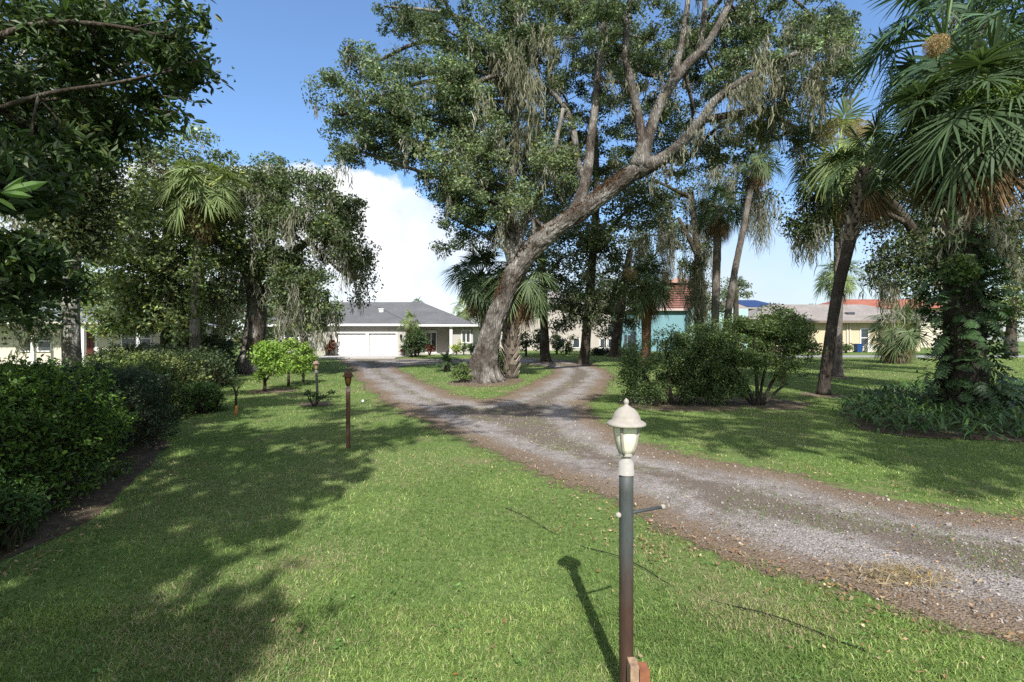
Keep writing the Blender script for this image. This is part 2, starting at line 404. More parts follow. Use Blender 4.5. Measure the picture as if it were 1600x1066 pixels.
# ------------------------------------------------------------------ lawn: one sheet to the horizon
def sheet(name, xs, ys, z, mat, attr=None):
    X, Y = np.meshgrid(xs, ys); v = np.stack([X.ravel(), Y.ravel(), g(Y.ravel()) + z], 1)
    n = len(xs); i = (np.arange(len(ys) - 1)[:, None] * n + np.arange(n - 1)[None]).reshape(-1, 1)
    q = i + np.array((0, 1, n + 1, n))
    return v, q
m, nt, *_ = newmat('lawn_soil_and_grass')
wp = wpos(nt)
f1 = noise(nt, .5, 6, wp, .6); f2 = noise(nt, 14, 5, wp, .65); f3 = noise(nt, 90, 3, wp)
c = mixc(nt, ramp(nt, f1, [(.35, (0, 0, 0)), (.65, (1, 1, 1))]), (.135, .205, .055), (.175, .23, .085))
c = mixc(nt, ramp(nt, f2, [(.35, (0, 0, 0)), (.7, (1, 1, 1))]), c, (.07, .115, .03))
c = mixc(nt, math_(nt, 'MULTIPLY', ramp(nt, noise(nt, .9, 5, wp, .65), [(.56, (0, 0, 0)), (.72, (1, 1, 1))]), .75), c, (.25, .205, .125))
c = mixc(nt, .5, c, ramp(nt, f3, [(.25, (.4, .4, .4)), (.75, (1.5, 1.5, 1.5))]), 'MULTIPLY')
finish(nt, c, .95, math_(nt, 'ADD', f2, f3), .6, .03, .1)
GROUND = m
ys = np.concatenate([np.arange(-40, 64, 1.0), np.geomspace(64, 900, 24)]); xs = np.concatenate([-np.geomspace(900, 42, 14), np.arange(-40, 41, 4.), np.geomspace(42, 900, 14)])
G = Geo(); G.add(*sheet('lawn', xs, ys, 0, GROUND)); o = G.build('lawn', GROUND, smooth=True); tag(o, 'green lawn with pale worn patches', 'lawn', kind='structure')

# gravel driveway
m, nt, nd, lk = newmat('driveway_gravel')
wp = wpos(nt); a = N(nt, 'ShaderNodeAttribute'); a.attribute_name = 'Col'; sp = N(nt, 'ShaderNodeSeparateColor'); lk.new(a.outputs['Color'], sp.inputs[0])
sd, ctr_, lit = sp.outputs[0], sp.outputs[1], sp.outputs[2]
vo = N(nt, 'ShaderNodeTexVoronoi'); vo.inputs['Scale'].default_value = 62; lk.new(wp, vo.inputs['Vector'])
stone = mixc(nt, .75, (.255, .232, .222), ramp(nt, vo.outputs['Color'], [(.1, (.17, .155, .145)), (.5, (.255, .23, .22)), (.9, (.45, .42, .40))]))
n1 = noise(nt, .8, 7, wp, .62); n2 = noise(nt, 5, 6, wp, .65); n3 = noise(nt, 60, 4, wp, .6)
dirt = mixc(nt, n3, (.07, .054, .042), (.2, .163, .132))
k = math_(nt, 'ADD', math_(nt, 'MULTIPLY', ctr_, .55), math_(nt, 'MULTIPLY', n1, .9))
k = math_(nt, 'ADD', k, math_(nt, 'MULTIPLY', math_(nt, 'SUBTRACT', n2, .5), .9))
kd = ramp(nt, math_(nt, 'MULTIPLY', k, .8), [(.33, (0, 0, 0)), (.55, (1, 1, 1))])
cc = mixc(nt, math_(nt, 'MULTIPLY', kd, .88), stone, dirt)
edgek = ramp(nt, math_(nt, 'ADD', sd, math_(nt, 'MULTIPLY', math_(nt, 'SUBTRACT', n2, .5), .5)), [(.5, (1, 1, 1)), (.68, (0, 0, 0))])
cc = mixc(nt, math_(nt, 'MULTIPLY', edgek, .85), cc, mixc(nt, ramp(nt, n3, [(.3, (0, 0, 0)), (.7, (1, 1, 1))]), (.09, .062, .042), (.26, .19, .125)))
b = N(nt, 'ShaderNodeBsdfPrincipled'); b.inputs['Roughness'].default_value = .95; b.inputs['Specular IOR Level'].default_value = .1
lk.new(cc, b.inputs['Base Color'])
bu = N(nt, 'ShaderNodeBump'); bu.inputs['Strength'].default_value = .8; bu.inputs['Distance'].default_value = .02
lk.new(math_(nt, 'SUBTRACT', n3, math_(nt, 'MULTIPLY', vo.outputs['Distance'], .8)), bu.inputs['Height']); lk.new(bu.outputs[0], b.inputs['Normal'])
tr = N(nt, 'ShaderNodeBsdfTransparent'); mx = N(nt, 'ShaderNodeMixShader'); oo = N(nt, 'ShaderNodeOutputMaterial')
cut = math_(nt, 'ADD', sd, math_(nt, 'MULTIPLY', math_(nt, 'SUBTRACT', math_(nt, 'ADD', math_(nt, 'MULTIPLY', n2, .6), math_(nt, 'MULTIPLY', n3, .4)), .5), 1.0))
al = ramp(nt, cut, [(.27, (0, 0, 0)), (.36, (1, 1, 1))])
lk.new(al, mx.inputs[0]); lk.new(tr.outputs[0], mx.inputs[1]); lk.new(b.outputs[0], mx.inputs[2]); lk.new(mx.outputs[0], oo.inputs[0])
ys = np.concatenate([np.arange(.6, 16, .09), np.arange(16, 46, .22)]); xs = np.concatenate([np.arange(-14, -4, .25), np.arange(-4, 20, .1)])
v, q = sheet('driveway', xs, ys, .008, m)
sdv = drive_sd(v[:, :2])
wob = (fbm(np.c_[v[:, :2] * .9, v[:, 0] * 0], 3) - .5) * .7
cs = np.clip((sdv + wob - .15) * .5 + .5, 0, 1)                                   # .5 = edge, +-1 m
cen = np.clip((sdv - .75) / .7, 0, 1) * np.clip(1 - (sdv - 1.7) / .6, 0, 1)       # worn strip between the wheel tracks
keep = (cs[q] > .04).any(1); q = q[keep]
u, inv = np.unique(q, return_inverse=True)
G = Geo(); G.add(v[u], inv.reshape(-1, 4), np.stack([cs[u], cen[u], cs[u] * 0], 1))
o = G.build('driveway', m, smooth=True); tag(o, 'pale gravel driveway looping round the oak', 'driveway', kind='structure')

# street on the right beyond the lawn
m, nt, *_ = newmat('asphalt'); wp = wpos(nt); f = noise(nt, 30, 4, wp)
finish(nt, mixc(nt, f, (.2, .2, .2), (.29, .285, .28)), .9, f, .2, .01, .2); ASPH = m
G = Geo(); xs = np.arange(20, 90, 2.); v, q = sheet('street', xs, np.array((40.5, 42.2, 44.2)), .006, m); G.add(v, q)
o = G.build('street', ASPH); tag(o, 'grey asphalt street beyond the lawn', 'street', kind='structure')
# concrete apron before the garage
CONC = m_plain('concrete', (.44, .42, .4), (.36, .345, .33), .9, 3, .1, .15)
G = Geo(); G.box(-16.4, -9.3, 38.6, 43.4, .3, gz(41.) + .05); o = G.build('concrete_apron', CONC, smooth=False); tag(o, 'grey concrete apron before the garage doors', 'apron', kind='structure')
# dark bare strip along the hedge foot, worn soil rings
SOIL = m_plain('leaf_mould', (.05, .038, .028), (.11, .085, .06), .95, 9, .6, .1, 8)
HEDGE = np.array([(-4.6, 3.0), (-4.9, 5.0), (-5.9, 7.4), (-7.6, 10), (-9.2, 13), (-11.2, 17), (-13.4, 22), (-15.3, 27)])
def flat_strip(line, w0, w1, z, name, mat, label):
    r = resample(np.c_[line, line[:, :1] * 0], .5)[:, :2]; t = unit(np.gradient(r, axis=0)); n_ = np.c_[t[:, 1], -t[:, 0]]
    rs = np.random.RandomState(3); k = len(r); G = Geo()
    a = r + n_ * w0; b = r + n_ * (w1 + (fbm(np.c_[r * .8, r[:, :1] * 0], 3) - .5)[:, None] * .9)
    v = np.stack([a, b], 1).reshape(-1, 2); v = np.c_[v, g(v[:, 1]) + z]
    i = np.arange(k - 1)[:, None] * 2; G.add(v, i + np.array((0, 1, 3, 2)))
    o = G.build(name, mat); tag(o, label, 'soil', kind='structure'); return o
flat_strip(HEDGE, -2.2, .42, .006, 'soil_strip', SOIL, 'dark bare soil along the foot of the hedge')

# ------------------------------------------------------------------ grass, litter, pebbles
RINGS = [(*GP(754, 598)[:2], 1.7), (*GP(388, 582)[:2], 1.9), (*GP(1060, 630)[:2], 1.9), (*GP(1190, 630)[:2], 1.5), (*GP(1287, 618)[:2], .75), (*GP(1308, 590)[:2], .7), (*GP(797, 594)[:2], .8), (*GP(912, 570)[:2], 1.2), (*GP(853, 565)[:2], 1.1), (*GP(494, 632)[:2], .55), (*GP(425, 611)[:2], .9)]
G = Geo()
for i, (x_, y_, r_) in enumerate(RINGS):
    k = 28; a = np.arange(k) * 2 * math.pi / k; rr_ = r_ * (.62 + .55 * fbm(np.c_[np.cos(a) * 1.5 + i * 7, np.sin(a) * 1.5, a * 0], 3))
    o_ = np.c_[x_ + np.cos(a) * rr_, y_ + np.sin(a) * rr_]; n_ = np.c_[x_ + np.cos(a) * .1, y_ + np.sin(a) * .1]
    v = np.concatenate([o_, n_]); v = np.c_[v, g(v[:, 1]) + .005 + .0009 * i]; j = np.arange(k); G.add(v, np.stack([j, (j + 1) % k, k + (j + 1) % k, k + j], 1))
tag(G.build('bare_soil', m_plain('sandy_leaf_soil', (.17, .135, .10), (.10, .075, .052), .95, 7, .6, .1, 8)), 'bare litter strewn soil round the trunks and shrubs', 'soil', kind='structure')
def bed_sd(p):                           # strap-leaf bed at the right
    return poly_sd(p, BED)
BED = gp2([(1312, 648), (1325, 628), (1380, 612), (1440, 604), (1520, 600), (1610, 600), (1760, 612), (1800, 660), (1610, 692), (1520, 688), (1420, 684), (1345, 672)])
rs = np.random.RandomState(11)
def grass(n, y0, y1, pw, D, wid, ln, seed):
    rs = np.random.RandomState(seed)
    u_ = rs.uniform(0, 1, n); e = 2 - pw
    y = (y0 ** e + u_ * (y1 ** e - y0 ** e)) ** (1 / e); x = rs.uniform(-1, 1, n) * (1.12 * y + .6)
    p = np.c_[x, y]; sd_ = drive_sd(p); bs_ = bed_sd(p)
    hx = np.interp(y, HEDGE[:, 1], HEDGE[:, 0])
    k0 = fbm(np.c_[p * .55, x * 0], 3); k1 = fbm(np.c_[p * 2.3, x * 0 + 9], 2)
    ctrs = (sd_ > .8) & (sd_ < 1.9)
    pr = np.where(sd_ > -.12, np.where(ctrs, np.clip((k1 - .44) * 4, 0, .6), np.clip((k1 - .6) * 3, 0, .2)), np.clip(.12 + (-sd_) * .85 + (k1 - .5) * 1.6, 0, 1))
    pr = np.where(bs_ > .1, 0, pr); pr = np.where(x < hx + .55, np.where(x < hx, 0, .1), pr)
    for sx_, sy_, sr_ in RINGS:
        dd_ = np.hypot(x - sx_, y - sy_) / sr_; pr = pr * np.clip((dd_ - .55) * 2.2 + (k1 - .5) * 2, .04, 1)
    pr = np.where((y > 38) & (x < -8.9) & (x > -16.7), 0, pr); pr = np.where((y > 40.2) & (x > 19), 0, pr)
    pr = pr * np.clip(1.55 - 1.5 * np.clip((k0 - .52) * 5, 0, 1) * .45, .3, 1)
    ok = rs.uniform(0, 1, n) < pr; p = p[ok]; k0 = k0[ok]; k1 = k1[ok]; n = len(p); y = p[:, 1]
    base = np.c_[p, g(y) - .004]
    L = ln * rs.uniform(.5, 1.3, n) * (1 + .018 * y) ; W = wid * (1 + .2 * y) * rs.uniform(.7, 1.3, n)
    a = rs.uniform(0, 2 * math.pi, n); lean = rs.uniform(.2, 1.25, n)
    d = np.stack([np.cos(a) * np.sin(lean), np.sin(a) * np.sin(lean), np.cos(lean)], 1)
    b_ = rs.uniform(0, 2 * math.pi, n); s_ = np.stack([np.cos(b_), np.sin(b_), 0 * b_], 1)
    mid = base + d * (L * .55)[:, None]; d2 = d.copy(); d2[:, 2] -= .55; tip = mid + unit(d2) * (L * .45)[:, None]
    v = np.stack([base - s_ * W[:, None] * .5, base + s_ * W[:, None] * .5, mid + s_ * W[:, None] * .42, mid - s_ * W[:, None] * .42, tip + s_ * W[:, None] * .08, tip - s_ * W[:, None] * .08], 1)
    o_ = np.arange(n)[:, None] * 6
    q = np.concatenate([o_ + np.array((0, 1, 2, 3)), o_ + np.array((3, 2, 4, 5))])
    green = np.array((.165, .265, .066)); yel = np.array((.265, .33, .12)); dead = np.array((.31, .28, .16)); dk = np.array((.10, .175, .042))
    t = rs.uniform(0, 1, n); c = np.where((t < .22)[:, None], dk, np.where((t < .42)[:, None], yel, green))
    k2 = fbm(np.c_[p * 1.3, p[:, :1] * 0 + 21], 3); lush = np.clip((k2 - .42) * 6, 0, 1)
    c = c * (.78 + .34 * (1 - lush))[:, None] * np.where(lush[:, None] > .5, (1, 1, 1), (1.12, 1.02, 1.05))
    dp = np.clip((k0 - .52) * 5, 0, .45) + .035 + .15 * np.clip((k1 - .55) * 3, 0, 1)
    c = np.where((rs.uniform(0, 1, n) < dp)[:, None], dead, c) * np.exp(rs.normal(0, .22, n))[:, None]
    return v.reshape(-1, 3), q, np.repeat(c, 6, axis=0)
G = Geo()
G.add(*grass(150000, 1.5, 3.4, 0, 1, .0033, .038, 1)); G.add(*grass(560000, 3.4, 48, 1.72, 1, .0033, .039, 2))
o = G.build('grass', GRASSM, smooth=False); tag(o, 'short green lawn grass with straw coloured blades', 'grass', kind='stuff')

rs = np.random.RandomState(5)
n = 90000; u_ = rs.uniform(0, 1, n); y = (1.8 ** .6 + u_ * (34 ** .6 - 1.8 ** .6)) ** (1 / .6); x = rs.uniform(-1, 1, n) * (1.1 * y + .4)
p = np.c_[x, y]; sd_ = drive_sd(p); hx = np.interp(y, HEDGE[:, 1], HEDGE[:, 0])
pr = np.where(np.abs(sd_ + .3) < .8, .7 * (1 - np.abs(sd_ + .3) / .8) , np.where(sd_ > 0, .10, .012)); pr = np.maximum(pr, np.where(np.abs(x - hx - .5) < .5, .5, 0))

for sx_, sy_, sr_ in RINGS: pr = np.maximum(pr, np.clip(1.15 - np.hypot(x - sx_, y - sy_) / sr_, 0, .6))
k1 = fbm(np.c_[p * 1.1, x * 0 + 3], 3); pr *= np.clip((k1 - .32) * 4, .1, 1.3)
p = p[rs.uniform(0, 1, n) < pr]; n = len(p); G = Geo()
pos = np.c_[p, g(p[:, 1]) + .022 + rs.uniform(0, .03, n)]
t = rs.uniform(0, 1, n); c = np.where((t < .35)[:, None], (.20, .11, .055), np.where((t < .75)[:, None], (.29, .19, .11), (.38, .28, .18))) * np.exp(rs.normal(0, .3, n))[:, None]
c[rs.uniform(0, 1, n) < .02] = (.42, .14, .05)
leaf_quads(G, rs, pos, .03, .5, c, up=2.2)
v = np.concatenate(G.v)
o = G.build('fallen_leaves', DRY, smooth=False); tag(o, 'dry brown fallen leaves scattered along the gravel edge', 'leaves', kind='stuff')

n = 700; y = 2.0 + 18 * rs.uniform(0, 1, n) ** 1.3; x = rs.uniform(-1, 1, n) * (1.1 * y + .4); p = np.c_[x, y]; hx = np.interp(y, HEDGE[:, 1], HEDGE[:, 0])
p = p[(drive_sd(p) < -.25) & (bed_sd(p) < 0) & (x > hx + .3) & (fbm(np.c_[p * .9, x * 0 + 33], 3) > .5)]; n = len(p); k = 9
pos = np.repeat(np.c_[p, g(p[:, 1]) + .03], k, 0) + rs.normal(0, 1, (n * k, 3)) * (.035, .035, .008); G = Geo()
leaf_quads(G, rs, pos, .026, .5, leaf_cols(rs, n * k, (.10, .2, .05), .3, .05), 1.6)
tag(G.build('lawn_weeds', GRASSM, smooth=False), 'small broad leaved weeds scattered in the lawn', 'weeds', kind='stuff')

n = 22000; u_ = rs.uniform(0, 1, n); y = 2.2 + 13 * u_ ** 1.6; x = rs.uniform(-.3, 1.0, n) * (1.12 * y + .4)
p = np.c_[x, y]; sd_ = drive_sd(p); k1 = fbm(np.c_[p * 1.4, x * 0 + 5], 3)
pr = np.where(sd_ > 0, np.clip(1.1 - np.clip((k1 - .5) * 4, 0, .9), 0, 1), np.clip(.25 + sd_, 0, 1))
p = p[rs.uniform(0, 1, n) < pr]; n = len(p)
r = .005 * np.exp(rs.normal(0, .35, n)) * (1 + p[:, 1] * .04)
cube = np.array([(x, y_, z) for z in (-.6, .6) for y_ in (-1, 1) for x in (-1, 1)], float)
v = cube[None] * rs.uniform(.55, 1.1, (n, 8, 3)); a = rs.uniform(0, 6.3, n); ca, sa = np.cos(a)[:, None], np.sin(a)[:, None]
v = np.stack([v[..., 0] * ca - v[..., 1] * sa, v[..., 0] * sa + v[..., 1] * ca, v[..., 2]], -1) * r[:, None, None]
v += np.c_[p, g(p[:, 1]) + .01 + r * .3][:, None]
q = np.arange(n)[:, None, None] * 8 + np.array([(0, 2, 3, 1), (4, 5, 7, 6), (0, 1, 5, 4), (2, 6, 7, 3), (0, 4, 6, 2), (1, 3, 7, 5)])[None]
c = np.repeat(np.array((.26, .235, .215)) * np.exp(rs.normal(0, .3, n))[:, None], 8, axis=0)
G = Geo(); G.add(v.reshape(-1, 3), q.reshape(-1, 4), np.clip(c, 0, .85)); o = G.build('gravel', m_attr('pebble', .95, 80, .2), smooth=False)
tag(o, 'loose pale gravel on the driveway', 'gravel', kind='stuff')
# ------------------------------------------------------------------ main house
def m_shingle(name, c1, c2, sc=4.0):
    m, nt, *_ = newmat(name); b = N(nt, 'ShaderNodeTexBrick'); mp = objco(nt)
    nt.links.new(mp, b.inputs['Vector']); b.inputs['Scale'].default_value = sc; b.inputs['Mortar Size'].default_value = .012
    b.inputs['Color1'].default_value = (*c1, 1); b.inputs['Color2'].default_value = (*c2, 1); b.inputs['Mortar'].default_value = (*[a * .6 for a in c1], 1)
    f = noise(nt, .6, 6, mp, .6)
    c = mixc(nt, .55, b.outputs['Color'], ramp(nt, f, [(.3, (.72, .72, .72)), (.7, (1.25, 1.25, 1.25))]), 'MULTIPLY')
    f2 = noise(nt, 40, 3, mp); c = mixc(nt, .4, c, ramp(nt, f2, [(.3, (.6, .6, .6)), (.7, (1.3, 1.3, 1.3))]), 'MULTIPLY')
    finish(nt, c, .95, f2, .3, .02, .15); return m
SHING = m_shingle('grey_shingle', (.105, .107, .115), (.14, .142, .15))
def hip_roof(G, x0, x1, y0, y1, z, slope, t=.18):
    d = min(x1 - x0, y1 - y0) / 2; h = z + d * slope
    if x1 - x0 > y1 - y0: a, b = (x0 + d, (y0 + y1) / 2, h), (x1 - d, (y0 + y1) / 2, h)
    else: a, b = ((x0 + x1) / 2, y0 + d, h), ((x0 + x1) / 2, y1 - d, h)
    c = [(x0, y0, z), (x1, y0, z), (x1, y1, z), (x0, y1, z)]
    if x1 - x0 > y1 - y0: fs = [(c[0], c[1], b, a), (c[1], c[2], b, b), (c[2], c[3], a, b), (c[3], c[0], a, a)]
    else: fs = [(c[0], c[1], a, a), (c[1], c[2], b, a), (c[2], c[3], b, b), (c[3], c[0], a, b)]
    for f in fs:
        f = np.array(f, float)
        if np.allclose(f[2], f[3]): f[2] += (f[1] - f[0]) * 1e-3
        G.add(f, [(0, 1, 2, 3)])
    G.add(np.array(c) - (0, 0, .02), [(0, 3, 2, 1)])
    return a, b
def window(parent, x0, x1, y, z0, z1, nx=2, nz=1, fm=WHITE, fw=.07, gm=DARKGLASS, label=None):
    G = Geo(); G.box(x0 - fw, x1 + fw, y - .06, y, z1, z1 + fw).box(x0 - fw, x1 + fw, y - .09, y, z0 - fw, z0)
    G.box(x0 - fw, x0, y - .06, y, z0, z1).box(x1, x1 + fw, y - .06, y, z0, z1)
    for i in range(1, nx): xx = x0 + (x1 - x0) * i / nx; G.box(xx - fw * .4, xx + fw * .4, y - .05, y, z0, z1)
    for i in range(1, nz): zz = z0 + (z1 - z0) * i / nz; G.box(x0, x1, y - .045, y, zz - fw * .35, zz + fw * .35)
    w = G.build('window', fm, parent, smooth=False)
    p = Geo().box(x0, x1, y - .025, y - .01, z0, z1).build('pane', gm, None, smooth=False, org=np.array(parent.location)); p.parent = w; p.location = (0, 0, 0)
    return w
def sub(o, parent): o.parent = parent; o.location = (0, 0, 0); return o

def main_house():
    zf = .55; gy = 43.4; ze = 3.35
    t = thing('house', 'grey stucco bungalow with dark hip roof and double white garage', 'house', (-13, 50, zf))
    O = np.array(t.location)
    dx = lambda px: (px - 800) * gy / F
    d1a, d1b, d2a, d2b = dx(526.5), dx(571.5), dx(576.5), dx(618.5); zt = CH + (533 - 521) * gy / F
    xl, xr = -18.05, -9.48
    W = Geo()
    W.box(xl, d1a, gy, gy + .25, zf - .4, ze).box(d2b, xr, gy, gy + .25, zf - .4, ze).box(d1b, d2a, gy, gy + .25, zf - .4, zt).box(d1a, d2b, gy, gy + .25, zt, ze)
    W.box(xr - .25, xr - .003, gy + .25, 48, zf - .4, ze).box(xl + .003, xl + .25, gy + .25, 46.3, zf - .4, ze)     # garage sides
    W.box(-24.6, xl + .003, 46.3, 46.55, zf - .4, ze)                                                # left wing
    W.box(xr - .25, -5.6, 48, 48.25, zf - .4, ze)                                                   # porch back wall
    W.box(-5.62, -3.7, 46.1, 48.0, zf - .4, ze).box(-3.95, -3.7, 48, 58, zf - .4, ze).box(-24.6, -24.35, 46.55, 58, zf - .4, ze).box(-24.35, -3.95, 57.75, 58, zf - .4, ze)
    W.build('wall', STUCCO, t, smooth=False)
    R = Geo(); sl_ = .41
    hip_roof(R, -25.1, -3.2, 45.6, 58.5, ze + .03, sl_)
    hip_roof(R, -18.62, -8.88, 42.9, 60, ze, sl_)
    hip_roof(R, -8.75, -4.1, 45.35, 49.95, ze + .035, sl_)
    rf = R.build('roof', SHING, t, smooth=False)
    v = Geo().box(-12.55, -12.15, 45.9, 46.25, 4.35, 4.86).box(-12.62, -12.08, 45.85, 46.3, 4.86, 4.92).build('roof_vent', WHITE, None, smooth=False, org=O); sub(v, rf)
    Fa = Geo(); fz0, fz1 = ze - .17, ze + .02
    Fa.box(-18.66, -8.84, 42.85, 42.9, fz0, fz1).box(-8.88, -8.84, 42.9, 45.6, fz0, fz1).box(-18.66, -18.62, 42.9, 45.6, fz0, fz1)
    Fa.box(-8.84, -3.15, 45.3, 45.35, fz0 + .03, fz1 + .03).box(-25.15, -18.66, 45.55, 45.6, fz0 + .03, fz1 + .03).box(-3.2, -3.15, 45.35, 58.5, fz0 + .03, fz1 + .03)
    Fa.build('fascia', WHITE, t, smooth=False)
    S = Geo(); S.box(-18.6, -8.9, 42.92, 43.4, fz0 + .01, fz0 + .05).box(-8.86, -3.2, 45.36, 48, fz0 + .04, fz0 + .08).box(-25.1, -18.66, 45.62, 46.3, fz0 + .04, fz0 + .08)
    S.build('soffit', STUCCO, t, smooth=False)
    tr = Geo(); e = .13
    tr.box(d1a - e, d1a, gy - .03, gy + .2, zf, zt + e).box(d2b, d2b + e, gy - .03, gy + .2, zf, zt + e).box(d1a, d2b, gy - .03, gy + .2, zt, zt + e).box(d1b, d2a, gy - .03, gy + .2, zf, zt)
    tr.build('garage_frame', WHITE, t, smooth=False)
    for a, b in ((d1a, d1b), (d2a, d2b)):
        D = Geo(); h = (zt - zf - .0) / 4
        for i in range(4):
            z0 = zf + i * h; D.box(a + .002, b - .002, gy + .14, gy + .18, z0, z0 + h - .012)
            for j in range(4):
                w_ = (b - a) / 4; D.box(a + j * w_ + .09, a + (j + 1) * w_ - .09, gy + .125, gy + .14, z0 + .1, z0 + h - .11)
        d = D.build('garage_door', WHITE, t, smooth=False)
        hd = Geo().box((a + b) / 2 - .08, (a + b) / 2 + .08, gy + .1, gy + .125, zf + .12, zf + .15).build('handle', DARKGLASS, None, smooth=False, org=O); sub(hd, d)
    BL = m_plain('black_metal', (.02, .02, .02), None, .4)
    for px in (518, 627):
        x = dx(px); z = CH + 5 * gy / F
        L = Geo().lathe((x, gy - .12, z), [(.01, .33), (.1, .24), (.12, .22), (.115, .2), (.085, -.08), (.06, -.12), (.01, -.13)], 6).box(x - .05, x + .05, gy - .03, gy, z - .05, z + .3).box(x - .015, x + .015, gy - .12, gy - .03, z + .2, z + .24)
        L.build('wall_lantern', BL, t, smooth=False)
    # entry
    k = 48 / F
    D = Geo(); x0, x1 = -8.45, -7.5
    D.box(x0 - .1, x0, 47.93, 48, zf + .1, zf + 2.25).box(x1, x1 + .1, 47.93, 48, zf + .1, zf + 2.25).box(x0 - .1, x1 + .1, 47.93, 48, zf + 2.25, zf + 2.36).box((x0 + x1) / 2 - .05, (x0 + x1) / 2 + .05, 47.94, 48, zf + .1, zf + 2.25)
    D.box(x0, x1, 47.95, 47.99, zf + .1, zf + .35).box(x0, x1, 47.95, 47.99, zf + 2.1, zf + 2.25)
    fd = D.build('front_door', WHITE, t, smooth=False)
    sub(Geo().box(x0, x1, 47.965, 47.985, zf + .35, zf + 2.1).build('pane', DARKGLASS, None, smooth=False, org=O), fd)
    sub(Geo().box((x0 + x1) / 2 + .07, (x0 + x1) / 2 + .1, 47.9, 47.95, zf + 1.0, zf + 1.2).build('handle', BL, None, smooth=False, org=O), fd)
    C = Geo(); xc = -5.72; C.box(xc - .13, xc + .13, 45.6, 45.86, zf, ze - .12).box(xc - .18, xc + .18, 45.55, 45.91, zf, zf + .16).box(xc - .18, xc + .18, 45.55, 45.91, ze - .26, ze - .12)
    C.build('porch_column', WHITE, t, smooth=False)
    Geo().box(-9.4, -5.5, 45.4, 48, zf - .3, zf + .1).build('porch_floor', CONC, t, smooth=False)
    window(t, -4.7, -4.0, 46.1, 1.75, 2.8, 2, fw=.12)
    window(t, -21.6, -20.3, 46.3, 1.6, 2.75, 2, 2)
    return t
main_house()

# ------------------------------------------------------------------ neighbour houses
CREAM = m_plain('cream_stucco', (.55, .5, .42), (.53, .48, .40), .9, 5, .15, .15)
YEL = m_plain('yellow_stucco', (.50, .43, .30), (.48, .415, .29), .9, 5, .15, .15)
BEIGE = m_plain('beige_siding', (.40, .365, .33), (.38, .35, .315), .9, 1.5, .1, .15)
TEAL = m_plain('teal_stucco', (.165, .30, .335), (.15, .275, .31), .9, 3, .12, .15)
TEALP = m_plain('pale_teal_stucco', (.33, .47, .45), (.30, .43, .42), .9, 3, .12, .15)
SHBR = m_shingle('brown_grey_shingle', (.21, .19, .18), (.28, .255, .24)); SHBL = m_shingle('blue_grey_shingle', (.15, .17, .2), (.2, .22, .25))
TERRA = m_shingle('terracotta_tile', (.27, .095, .065), (.34, .135, .095), 3)
RED = m_plain('dark_red_paint', (.11, .025, .018), (.08, .018, .014), .5, 4, .05)

